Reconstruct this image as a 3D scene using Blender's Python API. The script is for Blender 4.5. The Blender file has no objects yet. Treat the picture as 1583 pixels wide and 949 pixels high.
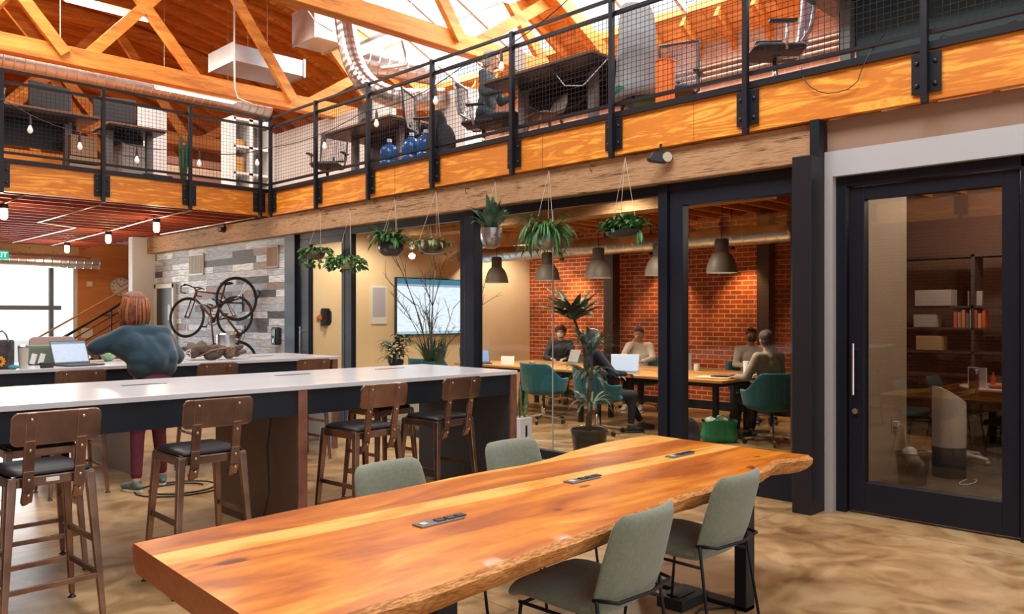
import bpy, math, random
from mathutils import Vector, Matrix, Euler
random.seed(7)
SC = bpy.context.scene
COL = SC.collection
PI = math.pi
V = Vector
# ------------------------------------------------------------------ camera
cam = bpy.data.cameras.new('camera'); camo = bpy.data.objects.new('camera', cam); COL.objects.link(camo)
camo.location = (0, 0, 1.55); camo.rotation_euler = (PI/2, 0, -PI/4)
cam.sensor_width = 36; cam.lens = 36*1248/1583; cam.shift_y = 12.5/1583; cam.clip_start = .05; cam.clip_end = 200
SC.camera = camo
# ------------------------------------------------------------------ world, lights, exposure
SC.view_settings.view_transform = 'Standard'; SC.view_settings.look = 'None'
SC.view_settings.gamma = 1; SC.view_settings.use_curve_mapping = False
SC.view_settings.exposure = 0.25
w = bpy.data.worlds.new('sky'); SC.world = w; w.use_nodes = True
bg = w.node_tree.nodes['Background']; bg.inputs[0].default_value = (.9, .95, 1, 1); bg.inputs[1].default_value = 1.25
cy = SC.cycles
cy.max_bounces = 7; cy.diffuse_bounces = 3; cy.glossy_bounces = 3; cy.transmission_bounces = 4; cy.transparent_max_bounces = 12
cy.caustics_reflective = False; cy.caustics_refractive = False; cy.sample_clamp_indirect = 4
cy.use_denoising = True

def area(name, loc, rot, sx, sy, power, col, spread=PI):
    l = bpy.data.lights.new(name, 'AREA'); l.shape = 'RECTANGLE'; l.size = sx; l.size_y = sy
    l.energy = power; l.color = col; l.spread = spread
    o = bpy.data.objects.new(name, l); COL.objects.link(o); o.location = loc; o.rotation_euler = rot
    return o
def plight(name, loc, power, col, r=.05, typ='POINT', rot=None, ang=None):
    l = bpy.data.lights.new(name, typ); l.energy = power; l.color = col; l.shadow_soft_size = r
    if ang: l.spot_size = ang; l.spot_blend = .6
    o = bpy.data.objects.new(name, l); COL.objects.link(o); o.location = loc
    if rot: o.rotation_euler = rot
    return o
DAY = (.93, .97, 1); WARM = (1, .72, .42); SOFT = (1, .86, .68)
# daylight through the roof lights (they sit in the roof openings) and through the street window


for _y0, _y1, _p in ((1.2, 4.5, 300), (5.3, 9.0, 330), (9.8, 13.6, 330)):
    area('skylight_daylight', (9.85, (_y0+_y1)/2, 7.16), (0, math.radians(23.8), 0), 2.6, _y1-_y0, _p, DAY)
area('skylight_daylight', (2.4, 3.5, 7.83), (0, math.radians(-12), 0), 2.4, 6, 620, DAY)  # this and the next two: unseen left-slope roof lights, added to brighten the hall
area('skylight_daylight', (2.4, 11.5, 7.83), (0, math.radians(-12), 0), 2.4, 4, 380, (1, .93, .84))
area('skylight_daylight', (2.4, 19.5, 7.83), (0, math.radians(-12), 0), 2.4, 5, 330, (1, .9, .76))
area('window_daylight', (3.7, 20.85, 1.5), (PI/2, 0, PI), 4.4, 2.4, 330, (.86, .94, 1))

# ------------------------------------------------------------------ materials
MATS = {}
def _new(name):
    m = bpy.data.materials.new(name); m.use_nodes = True
    nt = m.node_tree; b = nt.nodes['Principled BSDF']; MATS[name] = m
    return m, nt, b
def mat(name, col, rough=.5, metal=0, noise=0, nscale=8, bump=0, bscale=60, emit=None, es=1, spec=None, coat=0, sheen=0, trans=0, alpha=None):
    if name in MATS: return MATS[name]
    m, nt, b = _new(name); N = nt.nodes; L = nt.links
    b.inputs['Base Color'].default_value = (*col, 1); b.inputs['Roughness'].default_value = rough; b.inputs['Metallic'].default_value = metal
    if spec is not None: b.inputs['Specular IOR Level'].default_value = spec
    if coat: b.inputs['Coat Weight'].default_value = coat
    if sheen: b.inputs['Sheen Weight'].default_value = sheen
    if trans: b.inputs['Transmission Weight'].default_value = trans
    tc = N.new('ShaderNodeTexCoord')
    if noise:
        t = N.new('ShaderNodeTexNoise'); t.inputs['Scale'].default_value = nscale; t.inputs['Detail'].default_value = 5
        L.new(tc.outputs['Object'], t.inputs['Vector'])
        r = N.new('ShaderNodeValToRGB'); L.new(t.outputs['Fac'], r.inputs['Fac'])
        r.color_ramp.elements[0].position = .3; r.color_ramp.elements[1].position = .7
        r.color_ramp.elements[0].color = (*[c*(1-noise) for c in col], 1)
        r.color_ramp.elements[1].color = (*[min(1, c*(1+noise)) for c in col], 1)
        L.new(r.outputs[0], b.inputs['Base Color'])
    if bump:
        t = N.new('ShaderNodeTexNoise'); t.inputs['Scale'].default_value = bscale; t.inputs['Detail'].default_value = 3
        L.new(tc.outputs['Object'], t.inputs['Vector'])
        bp = N.new('ShaderNodeBump'); bp.inputs['Strength'].default_value = bump; bp.inputs['Distance'].default_value = .01
        L.new(t.outputs['Fac'], bp.inputs['Height']); L.new(bp.outputs[0], b.inputs['Normal'])
    if emit:
        b.inputs['Emission Color'].default_value = (*emit, 1); b.inputs['Emission Strength'].default_value = es
    return m
def ramp(N, stops):
    r = N.new('ShaderNodeValToRGB'); e = r.color_ramp.elements
    while len(e) < len(stops): e.new(.5)
    for k, (p, c) in enumerate(stops): e[k].position = p; e[k].color = (*c, 1)
    return r
def wood(name, stops, stretch=(1, 8, 8), scale=1.5, rough=.45, dist=2.5, coat=0, bump=.15, fine=.35, rings=0):
    """grain runs along the axis whose stretch is smallest"""
    if name in MATS: return MATS[name]
    m, nt, b = _new(name); N = nt.nodes; L = nt.links
    tc = N.new('ShaderNodeTexCoord'); mp = N.new('ShaderNodeMapping'); mp.inputs['Scale'].default_value = stretch
    L.new(tc.outputs['Object'], mp.inputs['Vector'])
    n = N.new('ShaderNodeTexNoise'); n.inputs['Scale'].default_value = scale; n.inputs['Detail'].default_value = 6
    n.inputs['Distortion'].default_value = dist; n.inputs['Roughness'].default_value = .55
    L.new(mp.outputs[0], n.inputs['Vector'])
    src = n.outputs['Fac']
    if rings:
        mu = N.new('ShaderNodeMath'); mu.operation = 'MULTIPLY'; mu.inputs[1].default_value = rings; L.new(src, mu.inputs[0])
        pp = N.new('ShaderNodeMath'); pp.operation = 'PINGPONG'; pp.inputs[1].default_value = 1; L.new(mu.outputs[0], pp.inputs[0])
        src = pp.outputs[0]
    n2 = N.new('ShaderNodeTexNoise'); n2.inputs['Scale'].default_value = scale*9; n2.inputs['Detail'].default_value = 3
    L.new(mp.outputs[0], n2.inputs['Vector'])
    mx = N.new('ShaderNodeMix'); mx.inputs[0].default_value = fine; L.new(src, mx.inputs[2]); L.new(n2.outputs['Fac'], mx.inputs[3])
    r = ramp(N, stops); L.new(mx.outputs[0], r.inputs['Fac']); L.new(r.outputs[0], b.inputs['Base Color'])
    b.inputs['Roughness'].default_value = rough
    if coat: b.inputs['Coat Weight'].default_value = coat; b.inputs['Coat Roughness'].default_value = .12
    bp = N.new('ShaderNodeBump'); bp.inputs['Strength'].default_value = bump; bp.inputs['Distance'].default_value = .005
    L.new(n2.outputs['Fac'], bp.inputs['Height']); L.new(bp.outputs[0], b.inputs['Normal'])
    return m
def bricky(name, c1, c2, mortar, bw, bh, axis='x', rough=.8, ms=.012, vary=.5, bump=.5, off=.5, noisy=0):
    """brick / plank pattern on a plane whose normal is `axis`"""
    m, nt, b = _new(name); N = nt.nodes; L = nt.links
    tc = N.new('ShaderNodeTexCoord'); sp = N.new('ShaderNodeSeparateXYZ'); cb = N.new('ShaderNodeCombineXYZ')
    L.new(tc.outputs['Object'], sp.inputs[0])
    a, bb = {'x': ('Y', 'Z'), 'y': ('X', 'Z'), 'z': ('X', 'Y'), 'Z': ('Y', 'X')}[axis]
    L.new(sp.outputs[a], cb.inputs['X']); L.new(sp.outputs[bb], cb.inputs['Y'])
    br = N.new('ShaderNodeTexBrick'); L.new(cb.outputs[0], br.inputs['Vector'])
    br.inputs['Scale'].default_value = 1; br.inputs['Brick Width'].default_value = bw; br.inputs['Row Height'].default_value = bh
    br.inputs['Mortar Size'].default_value = ms; br.inputs['Mortar Smooth'].default_value = .2
    br.inputs['Color1'].default_value = (*c1, 1); br.inputs['Color2'].default_value = (*c2, 1); br.inputs['Mortar'].default_value = (*mortar, 1)
    br.offset = off
    n = N.new('ShaderNodeTexNoise'); n.inputs['Scale'].default_value = 2.2 if not noisy else noisy; n.inputs['Detail'].default_value = 5
    L.new(tc.outputs['Object'], n.inputs['Vector'])
    mr = N.new('ShaderNodeMapRange'); mr.inputs[1].default_value = .3; mr.inputs[2].default_value = .7
    mr.inputs[3].default_value = 1-vary; mr.inputs[4].default_value = 1+vary*.5; L.new(n.outputs['Fac'], mr.inputs[0])
    mx = N.new('ShaderNodeMix'); mx.data_type = 'RGBA'; mx.blend_type = 'MULTIPLY'; mx.inputs[0].default_value = 1
    L.new(br.outputs['Color'], mx.inputs[6]); L.new(mr.outputs[0], mx.inputs[7]); L.new(mx.outputs[2], b.inputs['Base Color'])
    b.inputs['Roughness'].default_value = rough
    bp = N.new('ShaderNodeBump'); bp.inputs['Strength'].default_value = bump; bp.inputs['Distance'].default_value = .01; bp.invert = True
    L.new(br.outputs['Fac'], bp.inputs['Height']); L.new(bp.outputs[0], b.inputs['Normal'])
    return m
def glassmat(name, tint=(1, 1, 1), refl=1.0, ior=1.5):
    m = bpy.data.materials.new(name); m.use_nodes = True; nt = m.node_tree; N = nt.nodes; L = nt.links
    N.remove(N['Principled BSDF']); out = N['Material Output']
    tr = N.new('ShaderNodeBsdfTransparent'); tr.inputs[0].default_value = (*tint, 1)
    gl = N.new('ShaderNodeBsdfGlossy'); gl.inputs['Roughness'].default_value = .01
    lw = N.new('ShaderNodeLayerWeight'); lw.inputs[0].default_value = .5
    pw = N.new('ShaderNodeMath'); pw.operation = 'POWER'; pw.inputs[1].default_value = 5; L.new(lw.outputs['Facing'], pw.inputs[0])
    mu = N.new('ShaderNodeMath'); mu.operation = 'MULTIPLY_ADD'; mu.inputs[1].default_value = .9; mu.inputs[2].default_value = .035*refl; mu.use_clamp = True; L.new(pw.outputs[0], mu.inputs[0])
    mx = N.new('ShaderNodeMixShader'); L.new(mu.outputs[0], mx.inputs[0]); L.new(tr.outputs[0], mx.inputs[1]); L.new(gl.outputs[0], mx.inputs[2])
    L.new(mx.outputs[0], out.inputs[0]); MATS[name] = m
    return m
def emis(name, col, s, c2=None):
    m, nt, b = _new(name); b.inputs['Base Color'].default_value = (.04, .04, .04, 1)
    b.inputs['Emission Color'].default_value = (*col, 1); b.inputs['Emission Strength'].default_value = s
    return m

BLACK = mat('black_steel', (.010, .012, .017), .45, .2, spec=.35)
FRAME = mat('dark_frame', (.010, .013, .021), .42, .1, spec=.3)
BLKPL = mat('black_plastic', (.015, .015, .017), .4)
CHROME = mat('chrome', (.75, .75, .77), .18, 1)
STEEL = mat('brushed_steel', (.55, .55, .56), .32, 1, .15, 20)
GREYM = mat('grey_paint', (.42, .42, .42), .45)
WHITE = mat('white_paint', (.8, .8, .79), .6)
WALLW = mat('wall_white', (.66, .64, .61), .75, noise=.04, nscale=2)
CREAM = mat('cream_wall', (.86, .66, .40), .75, noise=.04, nscale=1.5)
TANW = mat('bulkhead_reflected_tan', (.28, .17, .11), .7, noise=.06, nscale=1.5)
COPPER = mat('brushed_bronze', (.27, .165, .12), .25, .85, .4, 6)
VINYL = mat('black_vinyl', (.006, .007, .009), .45, spec=.3, bump=.1, bscale=90)
LAMIN = mat('white_laminate', (.60, .60, .61), .22, noise=.03, nscale=3)
NAVY = mat('dark_apron', (.009, .013, .020), .5, spec=.3)
PANEL = mat('grey_end_panel', (.045, .048, .058), .45, noise=.08, nscale=3)
PANELB = mat('brown_end_panel', (.12, .078, .06), .45, noise=.12, nscale=3)
RUST = mat('rust_edge', (.26, .11, .07), .45, .4, .3, 9)
SAGE = mat('sage_fabric', (.175, .195, .135), .85, noise=.12, nscale=60, bump=.35, bscale=260, sheen=.3)
TEAL = mat('teal_fabric', (.004, .125, .18), .75, noise=.12, nscale=30, bump=.2, bscale=200, sheen=.2)
GALV = mat('galvanised_duct', (.62, .64, .66), .28, .95, .12, 6)
LEAF = mat('leaf_green', (.045, .15, .035), .5, noise=.45, nscale=9)
LEAFD = mat('leaf_dark', (.028, .085, .04), .45, noise=.4, nscale=9)
LEAFB = mat('leaf_blue_green', (.075, .15, .10), .5, noise=.4, nscale=12)
LEAFY = mat('leaf_yellow_green', (.22, .30, .08), .5, noise=.4, nscale=12)
STEMM = mat('stem_brown', (.13, .09, .05), .7, noise=.3, nscale=20)
SOIL = mat('soil', (.03, .02, .015), .95)
DARKPOT = mat('dark_pot', (.03, .03, .032), .35, .3)
HAMMER = mat('hammered_metal', (.36, .33, .31), .28, .85, .2, 14, .5, 30)
PAPER = mat('paper', (.8, .79, .75), .8)
ROPE = mat('rope', (.55, .45, .32), .9)
TABLE = None
FIRW = wood('fir_plywood', [(.25, (.60, .18, .012)), (.45, (.84, .33, .028)), (.6, (.90, .42, .05)), (.8, (.64, .21, .018))], (3, 1, 9), 1.1, .5, 1.5, 0, .1, .25, 4)
FIRX = wood('fir_plywood_x', [(.25, (.60, .18, .012)), (.45, (.84, .33, .028)), (.6, (.90, .42, .05)), (.8, (.64, .21, .018))], (1, 3, 9), 1.1, .5, 1.5, 0, .1, .25, 4)
BEAMW = wood('rough_beam', [(.36, (.07, .03, .012)), (.42, (.30, .15, .065)), (.52, (.46, .27, .13)), (.58, (.38, .20, .085)), (.66, (.16, .07, .03))], (5, .40, 7), 2.0, .75, 1.6, 0, .7, .5)
TRUSSW = wood('truss_timber', [(.35, (.40, .12, .016)), (.5, (.66, .24, .03)), (.65, (.80, .35, .06))], (.6, 5, 6), 1.2, .6, 1, 0, .2, .3)
DECKW = wood('roof_deck', [(.2, (.52, .19, .035)), (.45, (.78, .36, .08)), (.7, (.88, .52, .20)), (.9, (.60, .24, .05))], (5, .5, 5), 1.4, .7, 1, 0, .2, .4)
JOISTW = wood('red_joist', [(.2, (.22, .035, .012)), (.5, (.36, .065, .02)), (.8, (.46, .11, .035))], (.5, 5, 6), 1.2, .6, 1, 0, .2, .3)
DOORW = wood('orange_panel', [(.2, (.50, .17, .045)), (.5, (.66, .26, .08)), (.8, (.74, .33, .11))], (.7, 3, 6), 1.5, .5, 1, 0, .05, .2)
DESKW = wood('desk_top_wood', [(.2, (.42, .17, .05)), (.5, (.62, .30, .10)), (.8, (.72, .38, .15))], (6, .8, 6), 1.5, .35, 1, 0, .05, .2)
BACKW = wood('walnut_back', [(.2, (.10, .035, .02)), (.5, (.17, .065, .038)), (.8, (.23, .095, .06))], (1, 5, 6), 2, .4, 1, 0, .05, .2)

DECKW = bricky('roof_boards', (.92, .50, .15), (.70, .28, .06), (.22, .08, .02), 2.3, .145, 'Z', .7, .006, .35)
# ------------------------------------------------------------------ mesh builder
class MB:
    def __init__(s): s.v = []; s.f = []; s.mi = []; s.cur = 0
    def add(s, vs, fs):
        n = len(s.v); s.v += [tuple(v) for v in vs]; s.f += [tuple(i+n for i in f) for f in fs]; s.mi += [s.cur]*len(fs); return s
    def box(s, c, d, rot=None):
        hx, hy, hz = d[0]/2, d[1]/2, d[2]/2
        vs = [V((x*hx, y*hy, z*hz)) for x in (-1, 1) for y in (-1, 1) for z in (-1, 1)]
        if rot is not None:
            R = Euler(rot).to_matrix() if not isinstance(rot, Matrix) else rot
            vs = [R @ v for v in vs]
        vs = [v + V(c) for v in vs]
        return s.add(vs, [(0, 1, 3, 2), (4, 6, 7, 5), (0, 4, 5, 1), (2, 3, 7, 6), (0, 2, 6, 4), (1, 5, 7, 3)])
    def bx(s, x0, x1, y0, y1, z0, z1):
        return s.box(((x0+x1)/2, (y0+y1)/2, (z0+z1)/2), (abs(x1-x0), abs(y1-y0), abs(z1-z0)))
    def bar(s, p0, p1, w, h, up=(0, 0, 1), w1=None, h1=None):
        p0, p1 = V(p0), V(p1); d = (p1-p0).normalized(); u = V(up)
        if abs(d.dot(u)) > .98: u = V((0, 1, 0))
        sd = d.cross(u).normalized(); u = sd.cross(d)
        w1 = w if w1 is None else w1; h1 = h if h1 is None else h1
        vs = []
        for p, a, b in ((p0, w/2, h/2), (p1, w1/2, h1/2)):
            vs += [p-sd*a-u*b, p+sd*a-u*b, p+sd*a+u*b, p-sd*a+u*b]
        return s.add(vs, [(3, 2, 1, 0), (4, 5, 6, 7), (0, 1, 5, 4), (1, 2, 6, 5), (2, 3, 7, 6), (3, 0, 4, 7)])
    def cyl(s, p0, p1, r0, r1=None, n=12, caps=True):
        return s.tube([p0, p1], [r0, r0 if r1 is None else r1], n, caps)
    def tube(s, pts, r, n=8, caps=True, closed=False):
        pts = [V(p) for p in pts]; m = len(pts)
        rs = r if isinstance(r, (list, tuple)) else [r]*m
        vs = []; prev = None
        for i, p in enumerate(pts):
            a = pts[(i-1) % m] if (closed or i > 0) else p; b = pts[(i+1) % m] if (closed or i < m-1) else p
            d = (b-a); d = d.normalized() if d.length > 1e-9 else V((0, 0, 1))
            if prev is None:
                u = V((0, 0, 1)) if abs(d.z) < .9 else V((1, 0, 0)); u = (u - d*u.dot(d)).normalized()
            else:
                u = prev - d*prev.dot(d); u = u.normalized() if u.length > 1e-6 else d.orthogonal().normalized()
            prev = u; w_ = d.cross(u)
            for k in range(n):
                t = 2*PI*k/n; vs.append(p + (u*math.cos(t) + w_*math.sin(t))*rs[i])
        fs = []
        for i in range(m if closed else m-1):
            j = (i+1) % m
            for k in range(n):
                k2 = (k+1) % n; fs.append((i*n+k, i*n+k2, j*n+k2, j*n+k))
        if caps and not closed:
            fs.append(tuple(range(n-1, -1, -1))); fs.append(tuple((m-1)*n+k for k in range(n)))
        return s.add(vs, fs)
    def lathe(s, prof, c=(0, 0, 0), n=20, sx=1, sy=1, rot=None, cap=True):
        vs = []; c = V(c)
        for r, z in prof:
            for k in range(n):
                t = 2*PI*k/n; q = V((r*math.cos(t)*sx, r*math.sin(t)*sy, z))
                if rot is not None: q = rot @ q
                vs.append(q+c)
        fs = []
        for i in range(len(prof)-1):
            for k in range(n):
                k2 = (k+1) % n; fs.append((i*n+k, i*n+k2, (i+1)*n+k2, (i+1)*n+k))
        if cap:
            if prof[0][0] > 1e-5: fs.append(tuple(range(n-1, -1, -1)))
            if prof[-1][0] > 1e-5 and abs(prof[-1][1]-prof[-2][1]) > 1e-6: fs.append(tuple((len(prof)-1)*n+k for k in range(n)))
        return s.add(vs, fs)
    def ell(s, c, r, rot=None, n=14, m=9):
        prof = [(math.sin(PI*i/m), -math.cos(PI*i/m)) for i in range(m+1)]
        R = Euler(rot).to_matrix() if rot is not None and not isinstance(rot, Matrix) else rot
        vs = []
        for a, z in prof:
            for k in range(n):
                t = 2*PI*k/n; q = V((max(a, 1e-4)*math.cos(t)*r[0], max(a, 1e-4)*math.sin(t)*r[1], z*r[2]))
                if R is not None: q = R @ q
                vs.append(q+V(c))
        fs = []
        for i in range(m):
            for k in range(n):
                k2 = (k+1) % n; fs.append((i*n+k, i*n+k2, (i+1)*n+k2, (i+1)*n+k))
        fs.append(tuple(range(n-1, -1, -1))); fs.append(tuple(m*n+k for k in range(n)))
        return s.add(vs, fs)
    def cap(s, p0, p1, r0, r1=None, n=12):
        """round-ended tapered capsule"""
        p0, p1 = V(p0), V(p1); r1 = r0 if r1 is None else r1; d = (p1-p0).normalized()
        pts = []; rs = []
        for k in (80, 55, 30): a = math.radians(k); pts.append(p0-d*r0*math.sin(a)); rs.append(r0*math.cos(a))
        pts += [p0, p1]; rs += [r0, r1]
        for k in (30, 55, 80): a = math.radians(k); pts.append(p1+d*r1*math.sin(a)); rs.append(r1*math.cos(a))
        return s.tube(pts, rs, n)
    def prism(s, poly, z0, z1):
        n = len(poly); vs = [(x, y, z0) for x, y in poly]+[(x, y, z1) for x, y in poly]
        return s.add(vs, [tuple(range(n-1, -1, -1)), tuple(range(n, 2*n))]+[(k, (k+1) % n, n+(k+1) % n, n+k) for k in range(n)])
    def extr(s, poly, o, ax, ay, az, t):
        """polygon (u,v) placed at o with axes ax, ay, extruded by t along az (centred)"""
        o, ax, ay, az = V(o), V(ax), V(ay), V(az); n = len(poly)
        vs = [o+ax*u+ay*v-az*t/2 for u, v in poly]+[o+ax*u+ay*v+az*t/2 for u, v in poly]
        return s.add(vs, [tuple(range(n-1, -1, -1)), tuple(range(n, 2*n))]+[(k, (k+1) % n, n+(k+1) % n, n+k) for k in range(n)])
    def leaf(s, p, d, L, wd, droop=.3, seg=5, twist=0, fold=.0):
        p = V(p); d = V(d).normalized(); sd = d.cross(V((0, 0, 1)))
        sd = sd.normalized() if sd.length > 1e-3 else V((1, 0, 0))
        if twist: sd = Matrix.Rotation(twist, 3, d) @ sd
        vs = []; q = p.copy(); dd = d.copy(); st = L/seg
        for i in range(seg+1):
            t = i/seg; ww = wd*.5*(math.sin(PI*min(1, t*.9+.1))**.7)*(1 if t < 1 else 0.05)
            nn = sd.cross(dd).normalized()
            vs += [q-sd*ww+nn*fold*ww, q-nn*.0004, q+sd*ww+nn*fold*ww]
            dd = (dd+V((0, 0, -droop/seg*2*(t+.3)))).normalized(); q = q+dd*st
        fs = []
        for i in range(seg):
            a = i*3; fs += [(a, a+1, a+4, a+3), (a+1, a+2, a+5, a+4)]
        return s.add(vs, fs)
    def build(s, name, m, parent=None, bevel=0, smooth=False, sub=0, kind=None, auto=None, seg=2):
        me = bpy.data.meshes.new(name); me.from_pydata(s.v, [], s.f)
        ms = m if isinstance(m, (list, tuple)) else [m]
        for q in ms: me.materials.append(q)
        if len(ms) > 1: me.polygons.foreach_set('material_index', s.mi)
        if smooth: me.polygons.foreach_set('use_smooth', [True]*len(me.polygons))
        o = bpy.data.objects.new(name, me); COL.objects.link(o)
        if parent: o.parent = parent
        if smooth == 'auto':
            try: me.set_sharp_from_angle(angle=math.radians(40))
            except Exception: pass
        if bevel:
            b = o.modifiers.new('bevel', 'BEVEL'); b.width = bevel; b.segments = seg; b.limit_method = 'ANGLE'
        if sub:
            b = o.modifiers.new('sub', 'SUBSURF'); b.levels = sub; b.render_levels = sub
        if kind: o['kind'] = kind
        return o
def thing(name, label, cat, loc=(0, 0, 0), rz=0, group=None):
    o = bpy.data.objects.new(name, None); COL.objects.link(o); o.empty_display_size = .1
    o.location = loc; o.rotation_euler = (0, 0, rz); o['label'] = label; o['category'] = cat
    if group: o['group'] = group
    return o
def tag(o, label, cat, group=None, loc=None, rz=None):
    o['label'] = label; o['category'] = cat
    if group: o['group'] = group
    if loc is not None: o.location = loc
    if rz is not None: o.rotation_euler = (0, 0, rz)
    return o
def dup(root, loc, rz=0, label=None, group=None, scale=None):
    def cp(o, par):
        c = o.copy(); COL.objects.link(c)
        if par: c.parent = par
        for ch in list(o.children): cp(ch, c)
        return c
    r = cp(root, None); r.location = loc; r.rotation_euler = (0, 0, rz)
    if scale: r.scale = scale
    if label: r['label'] = label
    if group: r['group'] = group
    return r
def struct(name, mb, m, bevel=0, **k): return mb.build(name, m, None, bevel, kind='structure', **k)
def rrect(w, h, r, n=5):
    pts = []
    for cx, cy_, a0 in ((w/2-r, h/2-r, 0), (-w/2+r, h/2-r, 90), (-w/2+r, -h/2+r, 180), (w/2-r, -h/2+r, 270)):
        for k in range(n+1):
            a = math.radians(a0+90*k/n); pts.append((cx+r*math.cos(a), cy_+r*math.sin(a)))
    return pts
def pad(mb, prof, wid, t, nu=10, rnd=.12):
    """upholstered pad swept along a profile of (y,z); wid = list of widths; t thickness"""
    n = len(prof); top = []; bot = []
    for i, (y, z) in enumerate(prof):
        a = prof[max(0, i-1)]; b = prof[min(n-1, i+1)]
        ty, tz = b[0]-a[0], b[1]-a[1]; l = math.hypot(ty, tz) or 1; ny, nz = -tz/l, ty/l
        e = min(i, n-1-i)/(n-1)*2; fi = (1-(1-min(1, e/rnd/1.6))**2)**.5 if e < rnd*1.6 else 1
        fi = max(fi, .12); wv = wid[i]*(1 if e > .2 else 1-.10*(1-e/.2)**2)
        for j in range(nu+1):
            u = -1+2*j/nu; fj = max(.12, (1-abs(u)**8)**.5); tt = t/2*fi*fj
            x = u*wv/2; bow = 0
            top.append((x, y+ny*(tt+bow), z+nz*(tt+bow))); bot.append((x, y-ny*(tt-bow), z-nz*(tt-bow)))
    w_ = nu+1; N0 = len(top); fs = []
    for i in range(n-1):
        for j in range(nu):
            a = i*w_+j; fs.append((a, a+1, a+w_+1, a+w_)); fs.append((N0+a, N0+a+w_, N0+a+w_+1, N0+a+1))
    for j in range(nu):
        fs.append((j, N0+j, N0+j+1, j+1)); a = (n-1)*w_+j; fs.append((a, a+1, N0+a+1, N0+a))
    for i in range(n-1):
        a = i*w_; fs.append((a, a+w_, N0+a+w_, N0+a)); a = i*w_+nu; fs.append((a, N0+a, N0+a+w_, a+w_))
    return mb.add(top+bot, fs)
# ================================================================== THE SETTING
# floor : polished concrete
m, nt, b = _new('polished_concrete'); N = nt.nodes; L = nt.links
tc = N.new('ShaderNodeTexCoord')
n1 = N.new('ShaderNodeTexNoise'); n1.inputs['Scale'].default_value = .55; n1.inputs['Detail'].default_value = 9; n1.inputs['Distortion'].default_value = .5; n1.inputs['Roughness'].default_value = .6
n2 = N.new('ShaderNodeTexNoise'); n2.inputs['Scale'].default_value = 2.6; n2.inputs['Detail'].default_value = 9; n2.inputs['Distortion'].default_value = 1.6
for q in (n1, n2): L.new(tc.outputs['Object'], q.inputs['Vector'])
mx = N.new('ShaderNodeMix'); mx.inputs[0].default_value = .5; L.new(n1.outputs['Fac'], mx.inputs[2]); L.new(n2.outputs['Fac'], mx.inputs[3])
r = ramp(N, [(.34, (.14, .068, .026)), (.42, (.26, .145, .058)), (.50, (.39, .235, .10)), (.58, (.49, .325, .16)), (.68, (.36, .27, .165))])
L.new(mx.outputs[0], r.inputs['Fac'])
br = N.new('ShaderNodeTexBrick'); br.inputs['Scale'].default_value = 1; br.inputs['Brick Width'].default_value = 3; br.inputs['Row Height'].default_value = 3
br.inputs['Mortar Size'].default_value = .006; br.offset = 0
for k in ('Color1', 'Color2'): br.inputs[k].default_value = (1, 1, 1, 1)
br.inputs['Mortar'].default_value = (.55, .5, .45, 1); L.new(tc.outputs['Object'], br.inputs['Vector'])
mm = N.new('ShaderNodeMix'); mm.data_type = 'RGBA'; mm.blend_type = 'MULTIPLY'; mm.inputs[0].default_value = 1
L.new(r.outputs[0], mm.inputs[6]); L.new(br.outputs['Color'], mm.inputs[7]); L.new(mm.outputs[2], b.inputs['Base Color'])
rr = N.new('ShaderNodeMapRange'); rr.inputs[3].default_value = .22; rr.inputs[4].default_value = .50; L.new(n2.outputs['Fac'], rr.inputs[0]); L.new(rr.outputs[0], b.inputs['Roughness'])
CONC = m
CARPET = mat('dark_carpet', (.12, .105, .09), .95, noise=.25, nscale=40, bump=.4, bscale=300)
BRICK = bricky('red_brick', (.50, .085, .018), (.27, .042, .012), (.78, .44, .20), .21, .075, 'x', .8, .007, .45)
BRICKY = bricky('red_brick_end', (.52, .12, .035), (.34, .07, .025), (.5, .3, .18), .23, .085, 'y', .8, .008, .4)
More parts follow.
